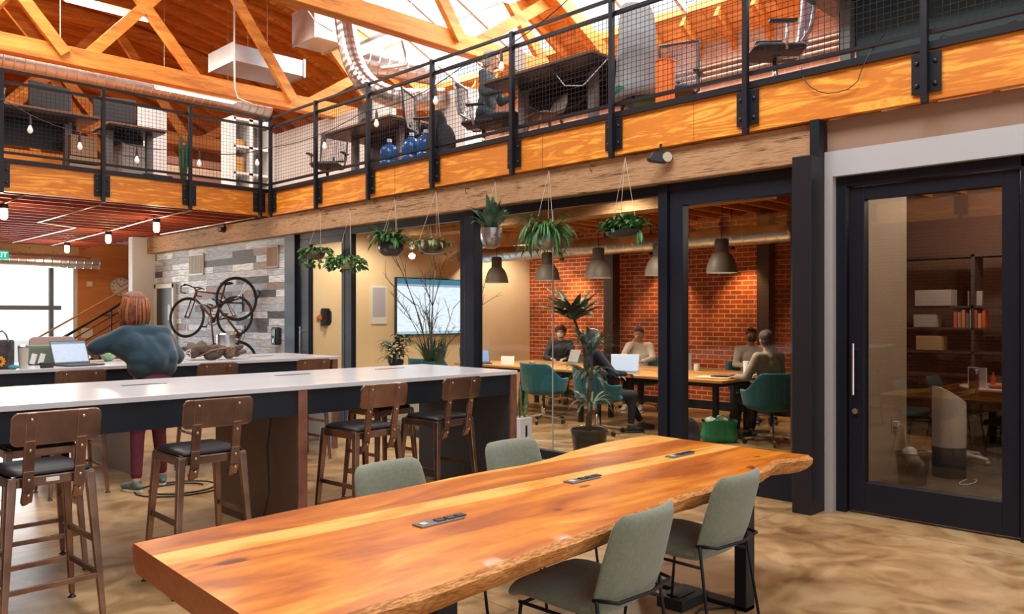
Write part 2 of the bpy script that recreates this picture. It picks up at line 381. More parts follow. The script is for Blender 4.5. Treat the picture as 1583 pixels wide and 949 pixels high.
# reclaimed plank wall: each plank its own grey or brown
def planks():
    m, nt, b = _new('reclaimed_planks'); N = nt.nodes; L = nt.links
    tc = N.new('ShaderNodeTexCoord'); sp = N.new('ShaderNodeSeparateXYZ'); cb = N.new('ShaderNodeCombineXYZ')
    L.new(tc.outputs['Object'], sp.inputs[0]); L.new(sp.outputs['Y'], cb.inputs['X']); L.new(sp.outputs['Z'], cb.inputs['Y'])
    def cell(wd, ht, seed):
        br = N.new('ShaderNodeTexBrick'); br.inputs['Scale'].default_value = 1; br.inputs['Brick Width'].default_value = wd; br.inputs['Row Height'].default_value = ht
        br.inputs['Mortar Size'].default_value = .003; br.offset = .37; br.offset_frequency = 2; br.squash = 1.5; br.squash_frequency = 3
        br.inputs['Color1'].default_value = (0, 0, 0, 1); br.inputs['Color2'].default_value = (1, 1, 1, 1); br.inputs['Mortar'].default_value = (.1, .1, .1, 1)
        L.new(cb.outputs[0], br.inputs['Vector']); return br
    a = cell(.75, .115, 0)
    r = ramp(N, [(0, (.10, .10, .11)), (.14, (.40, .45, .52)), (.36, (.58, .65, .74)), (.56, (.82, .90, .98)), (.76, (.36, .26, .21)), (.86, (.62, .64, .67))])
    r.color_ramp.interpolation = 'CONSTANT'; L.new(a.outputs['Color'], r.inputs['Fac'])
    n = N.new('ShaderNodeTexNoise'); mp = N.new('ShaderNodeMapping'); mp.inputs['Scale'].default_value = (1, 2, 16); L.new(tc.outputs['Object'], mp.inputs['Vector']); L.new(mp.outputs[0], n.inputs['Vector'])
    n.inputs['Scale'].default_value = 2.5; n.inputs['Detail'].default_value = 6
    mr = N.new('ShaderNodeMapRange'); mr.inputs[1].default_value = .3; mr.inputs[2].default_value = .7; mr.inputs[3].default_value = .6; mr.inputs[4].default_value = 1.25; L.new(n.outputs['Fac'], mr.inputs[0])
    mx = N.new('ShaderNodeMix'); mx.data_type = 'RGBA'; mx.blend_type = 'MULTIPLY'; mx.inputs[0].default_value = 1
    L.new(r.outputs[0], mx.inputs[6]); L.new(mr.outputs[0], mx.inputs[7])
    L.new(mx.outputs[2], b.inputs['Base Color']); b.inputs['Roughness'].default_value = .65
    return m
PLANKW = planks()
GLASS = glassmat('clear_glass', (.97, .985, .98), 1.0)
GLASSD = glassmat('office_glass', (.80, .80, .78), 1.5)

struct('floor', MB().bx(-6, 13, -3, 21.2, -.1, 0), CONC)
struct('floor_carpet', MB().bx(6.5, 11.7, .2, 2.96, 0, .012), CARPET)
struct('wall_right', MB().bx(11.7, 11.95, -3, 27, 0, 6.4), BRICK)
struct('wall_upper_right', MB().bx(11.66, 11.7, -3, 26.5, 3.45, 6.4), bricky('muted_brick', (.46, .24, .15), (.34, .17, .11), (.5, .36, .28), .21, .075, 'x', .85, .007, .3))  # upper wall in muted brown brick tones
struct('wall_left', MB().bx(-6.2, -6, -3, 27, 0, 6.4), BRICK)
# street side of the ground floor
yb = 21
mb = MB(); mb.bx(-6, .2, yb, yb+.2, 0, 3.3); mb.bx(.2, 6.3, yb, yb+.2, 2.82, 3.3)
struct('wall_back', mb, WALLW)
struct('wall_back_timber', MB().bx(6.3, 11.7, yb-.02, yb+.15, 0, 3.3), DOORW)
wf = MB()
for x in (.25, 2.05, 3.9, 5.75): wf.bx(x-.04, x+.04, yb, yb+.1, 0, 2.8)
for z in (.06, 1.72, 2.78): wf.bx(.2, 5.95, yb-.005, yb+.105, z-.05, z+.05)
MULL = mat('blue_grey_mullion', (.16, .24, .30), .4)
win = struct('window_1', wf, MULL)
MB().bx(.2, 5.9, yb+.04, yb+.05, .1, 2.75).build('pane', GLASS, win)
struct('window_4', MB().bx(6.24, 6.3, yb, yb+.1, 0, 2.82), WHITE); MB().bx(5.80, 6.24, yb+.04, yb+.05, 0, 2.8).build('pane', GLASS, bpy.data.objects['window_4'])
struct('wall_upper_back', MB().bx(-6, 13, 26.5, 26.7, 3.3, 8.2), bricky('upper_back_boards', (.62, .28, .12), (.5, .2, .08), (.3, .1, .04), 2.4, .2, 'y', .7, .01, .3))
# outside: street with pale paving and a hedge of trees
struct('ground_outside', MB().bx(-20, 25, 21.4, 60, -.3, -.12), mat('pale_paving', (.62, .62, .6), .9))

# roof: arched deck with roof-light openings
def rz(x): return 8.05-(12-math.sqrt(144-(x-5)**2))
SKY_R = [(1.2, 4.5), (5.3, 9.0), (9.8, 13.6)]; SKY_L = [(.5, 6.5), (9.5, 13.5), (17, 22)]  # SKY_L openings are unseen, added for the extra overhead daylight
xs = [-1.9+.5*k for k in range(28)]; xs[-1] = 11.72
def deck(y0, y1, gaps):
    mb = MB()
    for a, c in zip(xs, xs[1:]):
        if any(a >= g0-.01 and c <= g1+.01 for g0, g1 in gaps): continue
        mb.add([(a, y0, rz(a)), (c, y0, rz(c)), (c, y1, rz(c)), (a, y1, rz(a)), (a, y0, rz(a)+.12), (c, y0, rz(c)+.12), (c, y1, rz(c)+.12), (a, y1, rz(a)+.12)],
               [(0, 1, 2, 3), (7, 6, 5, 4), (0, 4, 5, 1), (2, 6, 7, 3), (0, 3, 7, 4), (1, 5, 6, 2)])
    return mb
cuts = sorted({-3, 26.6, *[v for s_ in SKY_R+SKY_L for v in s_]})
GR = (8.6, 11.1); GL = (1.1, 3.6)
roof = None
for y0, y1 in zip(cuts, cuts[1:]):
    g = []
    if any(a <= y0+.01 and y1 <= b_+.01 for a, b_ in SKY_R): g.append(GR)
    if any(a <= y0+.01 and y1 <= b_+.01 for a, b_ in SKY_L): g.append(GL)
    d = deck(y0, y1, g)
    if roof is None: roof = struct('ceiling', d, DECKW)
    else: d.build('deck_bay', DECKW, roof)
struct('ceiling_side', MB().bx(-6.1, -1.85, -3, 26.6, 6.35, 6.47), DECKW)
struct('trim_1', MB().bx(-1.95, -1.83, -3, 26.6, 5.9, 6.6), TRUSSW)
y = -2.7; protos = {}
while y < 26.3:
    kR = any(a-.1 < y < c+.1 for a, c in SKY_R); kL = any(a-.1 < y < c+.1 for a, c in SKY_L)
    for seg, (u0, u1) in enumerate(((-1.9, 1.1), (1.1, 3.6), (3.6, 8.6), (8.6, 11.1), (11.1, 11.72))):
        if (seg == 1 and kL) or (seg == 3 and kR): continue
        if seg not in protos:
            mb = MB(); q = 6 if seg != 2 else 9; xx = [u0+(u1-u0)*k/q for k in range(q+1)]
            for a, c in zip(xx, xx[1:]): mb.bar((a, 0, rz(a)-.11), (c, 0, rz(c)-.11), .07, .22)
            protos[seg] = c = mb.build('rafter', TRUSSW, roof)
        else: c = protos[seg].copy(); COL.objects.link(c); c.parent = roof
        c.location.y = y
    y += .62
# dividing frames inside the right roof lights
for a, c in SKY_R:
    mb = MB()
    for k in range(1, 4):
        yy = a+(c-a)*k/4; mb.bar((GR[0], yy, rz(GR[0])+.02), (GR[1], yy, rz(GR[1])+.02), .06, .1)
    mb.bar((9.85, a, rz(9.85)+.03), (9.85, c, rz(9.85)+.03), .06, .08)
    mb.build('roof_light_bars', WHITE, roof)
# timber trusses across the hall
def truss(Y):
    zc = 5.45
    t = MB().bar((-1.9, Y, zc), (11.7, Y, zc), .20, .27).build('roof_truss', TRUSSW, None, .01, kind='structure')
    pts = [(x, rz(x)-.35) for x in (-1.6, .3, 2.2, 4.1, 6, 7.9, 9.8, 11.4)]
    for j, ((a, za), (c, zb)) in enumerate(zip(pts, pts[1:])):
        MB().bar((a, Y, za), (c, Y, zb), .18+.002*(j % 2), .24).build('top_chord', TRUSSW, t)
    for k, (x, z) in enumerate(pts[1:-1]):
        q = -1 if k % 2 else 1
        MB().bar((x, Y+.12+.003*k, z), (x+q*1.9, Y+.12+.003*k, zc), .09, .17).build('web_member', TRUSSW, t)
        if k in (0, 1, 2, 3): MB().bar((x, Y-.12-.003*k, z), (x-q*1.6, Y-.12-.003*k, zc), .09, .17).build('web_member', TRUSSW, t)
    return t
for Y in (-.4, 4.15, 8.76, 13.35, 17.95, 22.5): truss(Y)

# mezzanine: floors, joists, fascias
XF = 6.2; YF = 11.56
MEZF = mat('mezzanine_floor', (.28, .22, .17), .6)
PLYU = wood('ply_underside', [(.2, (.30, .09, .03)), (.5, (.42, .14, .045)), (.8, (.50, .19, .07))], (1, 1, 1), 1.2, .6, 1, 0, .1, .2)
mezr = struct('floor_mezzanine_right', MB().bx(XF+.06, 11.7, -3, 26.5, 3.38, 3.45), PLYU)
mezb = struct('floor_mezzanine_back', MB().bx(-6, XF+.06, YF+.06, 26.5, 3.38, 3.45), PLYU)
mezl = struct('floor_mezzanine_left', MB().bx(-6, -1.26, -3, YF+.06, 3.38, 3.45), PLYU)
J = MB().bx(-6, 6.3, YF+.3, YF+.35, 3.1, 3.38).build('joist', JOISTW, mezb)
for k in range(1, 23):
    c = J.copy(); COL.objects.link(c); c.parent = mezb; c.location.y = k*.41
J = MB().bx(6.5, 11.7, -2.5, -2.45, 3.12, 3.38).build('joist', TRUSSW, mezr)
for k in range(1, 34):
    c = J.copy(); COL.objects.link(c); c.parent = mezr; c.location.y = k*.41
mb = MB(); struct('fascia_right', MB().bx(XF, XF+.07, -3, YF, 3.09, 3.445), FIRW)
struct('fascia_back', MB().bx(-1.2, XF+.07, YF, YF+.07, 3.09, 3.445), FIRX)
struct('fascia_left', MB().bx(-1.27, -1.2, -3, YF, 3.09, 3.445), FIRW)
struct('trim_2', MB().bx(XF-.03, XF+.1, -3, YF-.02, 3.445, 3.50), BLACK)
struct('trim_3', MB().bx(-1.2, XF-.03, YF-.03, YF+.1, 3.445, 3.50), BLACK)
# fascia butt joints, drawn as thin dark strips
for yy in (5.75, 4.78, 3.92, 8.3, 1.2): struct('trim_4', MB().bx(XF-.0015, XF, yy-.002, yy+.002, 3.095, 3.44), mat('dark_joint', (.12, .05, .02), .8))
struct('beam_right', MB().bx(6.26, 6.56, 2.80, 16.6, 2.775, 3.085), BEAMW, .012)
struct('wall_office_head', MB().bx(6.30, 6.5, -3, 2.76, 2.84, 3.09), TANW)  # bulkhead with the tan of reflected light put into its base colour
struct('wall_office_band', MB().bx(6.28, 6.5, -3, 2.765, 2.64, 2.84), mat('band_white', (.42, .42, .42), .6))
struct('trim_5', MB().bx(6.28, 6.56, 2.71, 2.775, 0, 2.84), mat('edge_white', (.42, .39, .36), .6))
struct('trim_6', MB().bx(6.18, 6.3, 2.775, 2.85, 2.78, 3.09), BLACK)
struct('column_1', MB().bx(6.04, 6.5, 2.775, 2.93, 0, 2.79), mat('column_black', (.014, .013, .017), .45, spec=.3), .004)
# wall of planks with white band above, white stub and the space behind
struct('wall_planks', MB().bx(6.42, 6.6, 11.3, 16.6, 0, 2.77), PLANKW)
struct('wall_planks_head', MB().bx(6.425, 6.6, 11.3, 16.6, 2.77, 3.1), mat('wall_cream_white', (.74, .68, .60), .7))
struct('wall_stub', MB().bx(5.98, 6.6, 16.6, 16.8, 0, 3.1), WALLW)
struct('wall_meeting_back', MB().bx(6.6, 11.7, 11.2, 11.35, 0, 3.4), CREAM)
struct('wall_office_left', MB().bx(6.5, 8.62, 2.96, 3.06, 0, 3.38), mat('office_beige', (.40, .33, .25), .7, noise=.05, nscale=2))
struct('wall_office_back', MB().bx(8.62, 11.7, 4.12, 4.2, 0, 3.38), mat('office_dark', (.12, .10, .09), .8))
struct('wall_office_far', MB().bx(11.6, 11.69, .2, 4.12, 0, 3.38), mat('office_umber', (.13, .07, .05), .8))
struct('wall_office_right', MB().bx(6.5, 11.7, .1, .2, 0, 3.38), mat('office_dark2', (.14, .12, .10), .8))
struct('column_2', MB().bx(11.5, 11.7, 5.95, 6.15, 0, 3.12), mat('column_brown', (.06, .04, .035), .5, .3))
struct('column_3', MB().bx(11.5, 11.7, 8.95, 9.15, 0, 3.12), MATS['column_brown'])
struct('baseboard_right', MB().bx(11.66, 11.7, 4.2, 11.2, 0, .14), BLACK)
struct('beam_meeting_room', MB().bx(8.0, 8.3, 4.2, 11.2, 2.82, 3.12), BEAMW)
struct('beam_back', MB().bx(-6, 6.0, 19.9, 20.1, 2.86, 3.1), BEAMW)

# glazed wall (x = 6.42)
G0, G1, GT = 6.38, 6.46, 2.775
def frame_bars(name, kind, bars, mt=FRAME):
    mb = MB()
    for b_ in bars: mb.bx(*b_)
    return struct(name, mb, mt, .004)
def pane(parent, y0, y1, z0, z1, m=GLASS, x=6.42):
    MB().bx(x-.003, x+.003, y0, y1, z0, z1).build('pane', m, parent)
struct('trim_7', MB().bx(6.33, 6.5, 11.0, 11.3, 0, 2.775), FRAME)
d1 = frame_bars('door_1', 'door', [(G0, G1, 10.68, 11.0, 0, 2.69), (G0, G1, 9.72, 9.80, 0, 2.69), (G0, G1, 9.8, 10.68, 0, .2), (G0, G1, 9.8, 10.68, 2.6, 2.69), (G0, G1, 9.72, 11.0, 2.69, GT)])
pane(d1, 9.8, 10.68, .2, 2.6)
w1 = frame_bars('window_2', 'w', [(G0, G1, 9.55, 9.71, 0, GT), (G0, G1, 7.26, 9.55, 0, .1), (G0, G1, 7.26, 9.55, 2.68, GT), (G0, G1, 7.14, 7.26, 0, GT)])
pane(w1, 7.26, 9.55, .1, 2.68)
w2 = frame_bars('window_3', 'w', [(6.34, 6.48, 6.97, 7.14, 0, GT), (G0, G1, 4.40, 6.97, 0, .1), (G0, G1, 4.40, 6.97, 2.68, GT)])
pane(w2, 4.40, 6.97, .1, 2.68)
MB().bx(6.412, 6.428, 5.80, 5.806, .1, 2.68).build('glass_joint', mat('glass_edge', (.35, .4, .38), .2), w2)
d2 = frame_bars('door_2', 'door', [(6.34, 6.48, 4.30, 4.40, 0, GT), (6.36, G1, 4.14, 4.28, 0, 2.7), (6.36, G1, 2.94, 3.06, 0, 2.7), (6.36, G1, 3.06, 4.14, 0, .24), (6.36, G1, 3.06, 4.14, 2.56, 2.7), (6.36, G1, 2.94, 4.30, 2.7, GT)])
pane(d2, 3.06, 4.14, .24, 2.56)
OFB = mat('office_door_black', (.009, .011, .019), .4, .1, spec=.3)
d3 = frame_bars('door_3', 'door', [(6.34, 6.5, 2.63, 2.71, 0, 2.64), (6.34, 6.5, 1.30, 2.63, 2.56, 2.64), (6.34, 6.5, 1.30, 1.44, 0, 2.64),
    (6.37, 6.46, 2.50, 2.62, .02, 2.55), (6.37, 6.46, 1.45, 1.56, .02, 2.55), (6.37, 6.46, 1.56, 2.50, .02, .25), (6.37, 6.46, 1.56, 2.50, 2.45, 2.55)], OFB)
pane(d3, 1.56, 2.50, .25, 2.45, GLASSD)
h = MB().tube([(6.31, 2.565, .93), (6.31, 2.565, 1.33)], .011, 10)
for z in (.98, 1.28): h.cyl((6.31, 2.565, z), (6.37, 2.565, z), .008)
h.build('door_handle', mat('polished_handle', (.85, .78, .72), .15, 1), d3)
MB().cyl((6.35, 2.565, .80), (6.375, 2.565, .80), .022, n=16).build('door_lock', CHROME, d3)
h = MB().tube([(6.30, 10.79, .92), (6.30, 10.79, 1.38)], .013, 10)
for z in (1.0, 1.3): h.cyl((6.30, 10.79, z), (6.38, 10.79, z), .009)
h.build('door_handle', CHROME, d1)
# rest of the office front, right of the picture
struct('wall_office_front', MB().bx(6.36, 6.5, -3, 1.30, 0, 2.64), WALLW)
# white framed door in the plank wall
mb = MB(); mb.bx(6.36, 6.42, 15.55, 15.63, 0, 2.16); mb.bx(6.36, 6.42, 16.42, 16.5, 0, 2.16); mb.bx(6.36, 6.42, 15.55, 16.5, 2.08, 2.16)
d4 = struct('door_4', mb, WHITE)
MB().bx(6.385, 6.415, 15.63, 16.42, 0, 2.08).build('door_leaf', mat('door_charcoal', (.045, .047, .05), .5), d4)
MB().bx(6.375, 6.386, 15.72, 15.86, 1.45, 1.75).build('door_sign', GREYM, d4)
# open white glazed door at the street side

# ================================================================== FOREGROUND TABLE
def tabwood():
    m, nt, b = _new('live_edge_slab'); N = nt.nodes; L = nt.links
    tc = N.new('ShaderNodeTexCoord'); mp = N.new('ShaderNodeMapping'); mp.inputs['Scale'].default_value = (.7, 2.4, 2.4)
    L.new(tc.outputs['Object'], mp.inputs['Vector'])
    n = N.new('ShaderNodeTexNoise'); n.inputs['Scale'].default_value = 1.15; n.inputs['Detail'].default_value = 7; n.inputs['Distortion'].default_value = 2.6; L.new(mp.outputs[0], n.inputs['Vector'])
    n2 = N.new('ShaderNodeTexNoise'); n2.inputs['Scale'].default_value = 16; n2.inputs['Detail'].default_value = 5; L.new(mp.outputs[0], n2.inputs['Vector'])
    # glued boards : bands across y, slightly wavy
    sp = N.new('ShaderNodeSeparateXYZ'); L.new(tc.outputs['Object'], sp.inputs[0])
    wv = N.new('ShaderNodeMath'); wv.operation = 'MULTIPLY_ADD'; L.new(sp.outputs['X'], wv.inputs[0]); wv.inputs[1].default_value = .035; L.new(sp.outputs['Y'], wv.inputs[2])
    mr = N.new('ShaderNodeMapRange'); mr.inputs[1].default_value = -.55; mr.inputs[2].default_value = .55; L.new(wv.outputs[0], mr.inputs[0])
    band = ramp(N, [(0, (.46,)*3), (.24, (.30,)*3), (.42, (.46,)*3), (.56, (.95,)*3), (.69, (.24,)*3), (.95, (.85,)*3)]); band.color_ramp.interpolation = 'CONSTANT'
    L.new(mr.outputs[0], band.inputs['Fac'])
    m1 = N.new('ShaderNodeMix'); m1.inputs[0].default_value = .16; L.new(n.outputs['Fac'], m1.inputs[2]); L.new(n2.outputs['Fac'], m1.inputs[3])
    m2 = N.new('ShaderNodeMix'); m2.inputs[0].default_value = .30; L.new(m1.outputs[0], m2.inputs[2]); L.new(band.outputs[0], m2.inputs[3])
    r = ramp(N, [(.28, (.20, .040, .004)), (.39, (.42, .10, .008)), (.47, (.60, .175, .010)), (.55, (.70, .27, .022)), (.66, (.84, .46, .11))])
    L.new(m2.outputs[0], r.inputs['Fac'])
    # dark knots
    vo = N.new('ShaderNodeTexNoise'); vo.inputs['Scale'].default_value = 4.2; vo.inputs['Detail'].default_value = 2
    mp2 = N.new('ShaderNodeMapping'); mp2.inputs['Scale'].default_value = (.7, 1.6, 1); mp2.inputs['Location'].default_value = (3.1, 1.7, 0); L.new(tc.outputs['Object'], mp2.inputs['Vector']); L.new(mp2.outputs[0], vo.inputs['Vector'])
    kr = ramp(N, [(.0, (1, 1, 1)), (.70, (1, 1, 1)), (.745, (.28, .16, .12))]); L.new(vo.outputs['Fac'], kr.inputs['Fac'])
    mx = N.new('ShaderNodeMix'); mx.data_type = 'RGBA'; mx.blend_type = 'MULTIPLY'; mx.inputs[0].default_value = 1
    L.new(r.outputs[0], mx.inputs[6]); L.new(kr.outputs[0], mx.inputs[7]); L.new(mx.outputs[2], b.inputs['Base Color'])
    b.inputs['Roughness'].default_value = .33; b.inputs['Coat Weight'].default_value = .25; b.inputs['Coat Roughness'].default_value = .15
    bp = N.new('ShaderNodeBump'); bp.inputs['Strength'].default_value = .06; bp.inputs['Distance'].default_value = .004; L.new(n2.outputs['Fac'], bp.inputs['Height']); L.new(bp.outputs[0], b.inputs['Normal'])
    return m
TABW = tabwood()
BARKW = wood('live_edge_bark', [(.25, (.13, .04, .012)), (.45, (.42, .15, .03)), (.6, (.68, .32, .09)), (.8, (.30, .09, .02))], (1.2, 3, 6), 3.5, .6, 2, 0, 1.0, .5)
TC = (2.75, 2.47)
tbl = thing('live_edge_table', 'long live-edge orange wood slab table with three flush power sockets, in the foreground', 'table', (*TC, 0))
def hsh(x, s): return math.sin(x*2.3+s)*.5+math.sin(x*5.1+s*2.7)*.3+math.sin(x*11.7+s*5)*.14+math.sin(x*29+s*3)*.06
NX = 90
def edge_far(x):   # world y of the far edge
    t = (x-1.0)/3.5; y = 2.93+.19*t
    y += .05*math.exp(-((x-4.0)/.45)**2)*1.6 - .05*math.exp(-((x-3.2)/.3)**2) + .012*hsh(x*1.6, 2)
    return y
def edge_near(x):
    t = (x-1.0)/3.5; y = 1.805+.30*t + .028*hsh(x*1.3, 5)
    if x > 4.0: y += .06*math.exp(-((x-4.15)/.12)**2)-.03*math.exp(-((x-4.42)/.1)**2)
    return y
vs = []; fs = []; mi = []
for i in range(NX+1):
    t = i/NX; x = 1.06+3.40*t
    ff, nn = edge_far(x), edge_near(x)
    xo = 0 if 0 < i < NX else 0
    rgh = .012*hsh(x*7, 1)
    rows = [(nn+.05+rgh*.5, .655), (nn+.022+rgh*1.6, .674), (nn+.0+rgh*2, .70), (nn-.014+rgh*.8, .732), (nn+.004, .752)]
    K = 14
    rows += [(nn+.004+(ff-nn-.008)*k/K, .752) for k in range(1, K)]
    rows += [(ff-.004, .752), (ff+.010, .735), (ff+.004, .70), (ff-.03, .655)]
    for (yy, zz) in rows:
        xx = x + (.055*(yy-ff) if i == 0 else 0)
        if i == NX: xx = x + .012*math.sin(yy*17)+.01*math.sin(yy*41)*(1 if zz < .75 else .3)
        vs.append((xx-TC[0], yy-TC[1], zz))
R_ = len(rows)
for i in range(NX):
    for k in range(R_):
        k2 = (k+1) % R_; fs.append((i*R_+k, (i+1)*R_+k, (i+1)*R_+k2, i*R_+k2)); mi.append(1 if (k < 4 or R_-4 <= k < R_-1) else 0)
fs.append(tuple(range(R_-1, -1, -1))); mi.append(2); fs.append(tuple(NX*R_+k for k in range(R_))); mi.append(1)
mb = MB(); mb.v = vs; mb.f = fs; mb.mi = mi
ENDW = wood('end_grain', [(.25, (.24, .055, .012)), (.5, (.40, .11, .02)), (.8, (.52, .17, .035))], (6, 2, 9), 2, .4, 1, .2, .2, .4)
mb.build('tabletop', [TABW, BARKW, ENDW], tbl, smooth='auto')
def legframe(x):
    mb = MB(); y0, y1 = -.36, .36
    mb.bx(x-.045, x+.045, y0, y0+.07, .0, .655); mb.bx(x-.045, x+.045, y1-.07, y1, 0, .655); mb.bx(x-.045, x+.045, y0, y1, 0, .025); mb.bx(x-.06, x+.06, y0-.02, y1+.02, .635, .655)
    return mb
for x in (-.95, 1.13): legframe(x).build('leg', BLACK, tbl, .004)
def outlet(x, y):
    o = MB().box((x, y, .755), (.21, .062, .008)).build('power_socket', mat('socket_grey', (.20, .20, .20), .3, .5), tbl, .002)
    q = MB()
    for k in range(3): q.box((x+.005+k*.052, y, .7605), (.042, .036, .006))
    q.build('socket_insert', BLKPL, o, .002)
    MB().box((x-.075, y, .7602), (.03, .03, .003)).build('usb_port', mat('usb_grey', (.5, .5, .48), .4), o)
    o.rotation_euler = (0, 0, 0)
for px, py in ((2.0, 2.40), (3.0, 2.52), (3.92, 2.57)): outlet(px-TC[0], py-TC[1])

# ------------------------------------------------------------------ sage chairs
def make_sage(label):
    t = thing('dining_chair', label, 'chair', (0, 0, 0), 0, 'sage green dining chairs round the slab table')
    pr_ = [(.235, .415), (.245, .44), (.20, .462), (.1, .462), (0, .452), (-.1, .447), (-.17, .452), (-.2, .46)]
    mb = MB(); pad(mb, pr_, [.44, .46, .475, .48, .475, .46, .44, .42], .075, 12)
    mb.build('seat', SAGE, t, smooth=True, sub=1)
    pb = [(-.13, .425), (-.175, .44), (-.215, .49), (-.24, .56), (-.262, .65), (-.285, .74), (-.298, .795), (-.302, .82)]
    mb = MB(); pad(mb, pb, [.40, .43, .455, .46, .455, .44, .425, .40], .055, 12)
    # gentle wrap of the back
    mb.v = [(x, y+(x*x*.9 if z > .46 else x*x*.5), z) for x, y, z in mb.v]
    mb.build('backrest', SAGE, t, smooth=True, sub=1)
    f = MB(); f.tube([(-.225, -.17, .50), (-.19, -.262, .50), (0, -.288, .50), (.19, -.262, .50), (.225, -.17, .50)], .0075, 8)
    f.tube([(-.2, .2, .405), (-.225, -.2, .405)], .0075, 8); f.tube([(.2, .2, .405), (.225, -.2, .405)], .0075, 8); f.tube([(-.2, .18, .405), (.2, .18, .405)], .0075, 8)
    f.build('frame', BLACK, t, smooth=True)
    for s in (-1, 1):
        MB().tube([(s*.225, -.19, .50), (s*.225, -.20, .405), (s*.245, -.26, .004)], .0075, 8).build('leg', BLACK, t, smooth=True)
        MB().tube([(s*.2, .19, .405), (s*.22, .235, .004)], .0075, 8).build('leg', BLACK, t, smooth=True)
    return t
c0 = make_sage('sage green chair on the near side of the slab table, closest to the camera'); c0.location = (2.52, 2.08, 0); c0.rotation_euler.z = .08
dup(c0, (3.40, 2.18, 0), .04, 'sage green chair on the near side of the slab table, by its far right end')
dup(c0, (2.42, 3.02, 0), PI+.05, 'sage green chair behind the slab table, the left one of the two')
dup(c0, (3.33, 3.08, 0), PI-.02, 'sage green chair behind the slab table, the right one of the two')

# ------------------------------------------------------------------ bar stools
def make_stool(label, back=True):
    t = thing('bar_stool', label, 'stool')
    s_ = MB()
    s_.bx(-.195, .195, -.195, -.165, .715, .765); s_.bx(-.195, .195, .165, .195, .715, .765); s_.bx(-.195, -.165, -.165, .165, .715, .765); s_.bx(.165, .195, -.165, .165, .715, .765)
    s_.build('seat_frame', COPPER, t, .006)
    mb = MB(); pad(mb, [(-.19, .772), (-.15, .778), (0, .780), (.15, .778), (.19, .772)], [.38]*5, .04, 8, .2); mb.build('seat', VINYL, t, smooth=True)
    for sx in (-1, 1):
        for sy in (-1, 1):
            l = MB().bar((sx*.176, sy*.176, .755), (sx*.225, sy*.225, .02), .042, .042, (0, 1, 0), .026, .026).build('leg', COPPER, t, .005)
            MB().lathe([(.008, .028), (.011, .012), (.02, .006), (.022, 0)], (sx*.226, sy*.226, 0), 10).build('glide', mat('glide_dark', (.05, .04, .04), .4, .5), l, smooth=True)
    for z, ins in ((.225, .214), (.40, .202)):
        for s in (-1, 1):
            MB().bar((s*ins, -ins, z), (s*ins, ins, z), .018, .028).build('stretcher', COPPER, t, .003)
            if z < .3: MB().bar((-ins, s*ins, z), (ins, s*ins, z), .018, .028).build('stretcher', COPPER, t, .003)
    if back:
        for s in (-1, 1):
            p = MB().tube([], 0) if False else MB()
            pts = [(s*.115, -.185, .64), (s*.115, -.212, .70), (s*.115, -.222, .80), (s*.115, -.250, .95), (s*.115, -.272, 1.085)]
            for a, c in zip(pts, pts[1:]): p.bar(a, c, .05, .018, (0, -1, 0))
            po = p.build('back_post', COPPER, t, .004)
            for z, y_ in ((.68, -.224), (.755, -.231), (.90, -.254), (1.05, -.280)): MB().ell((s*.115, y_, z), (.008, .005, .008), None, 8, 5).build('rivet', mat('rivet_metal', (.5, .42, .38), .3, .9), po, smooth=True)
            MB().tube([(s*.115, -.185, .643), (s*.115, -.155, .630), (s*.115, -.15, .66)], .014, 8).build('bracket_hook', COPPER, po, smooth=True)
        poly = rrect(.405, .165, .035)
        mb = MB().extr(poly, (0, -.258, 1.005), (1, 0, 0), V((0, -.15, 1)).normalized(), V((0, 1, .15)).normalized(), .013)
        bb = mb.build('backrest', COPPER, t, .005)
    return t
SG = 'bronze bar stools along the near side of the front bar'
s0 = make_stool('bronze bar stool with black seat at the front bar, closest to the left edge'); s0['group'] = SG
s0.location = (1.21, 4.62, 0); s0.rotation_euler.z = .03
dup(s0, (2.04, 4.62, 0), -.02, 'bronze bar stool in front of the brown bar panel with a hanging cable')
dup(s0, (3.25, 4.75, 0), .06, 'bronze bar stool just left of the dark end panel of the front bar')
dup(s0, (3.99, 4.80, 0), .08, 'bronze bar stool nearest the right end of the front bar')
G2 = 'bronze bar stools drawn up to the back bar'
for x, y, lb in ((2.27, 7.72, 'bronze bar stool in front of the open laptop on the back bar'), (3.55, 7.86, 'bronze bar stool right of the standing person, at the back bar'), (4.55, 7.78, 'bronze bar stool near the right end of the back bar')):
    dup(s0, (x, y, 0), random.uniform(-.05, .05), lb, G2)
MB().bx(-.03, .03, -.1985, -.1955, .732, .752).build('maker_tag', PAPER, s0)
s1 = make_stool('backless bronze stool tucked under the front bar behind the leftmost stool', False); s1['group'] = 'backless stools tucked under the front bar'
s1.location = (1.42, 5.55, 0)
dup(s1, (4.08, 5.66, 0), .05, 'backless bronze stool tucked under the front bar between the two right stools')

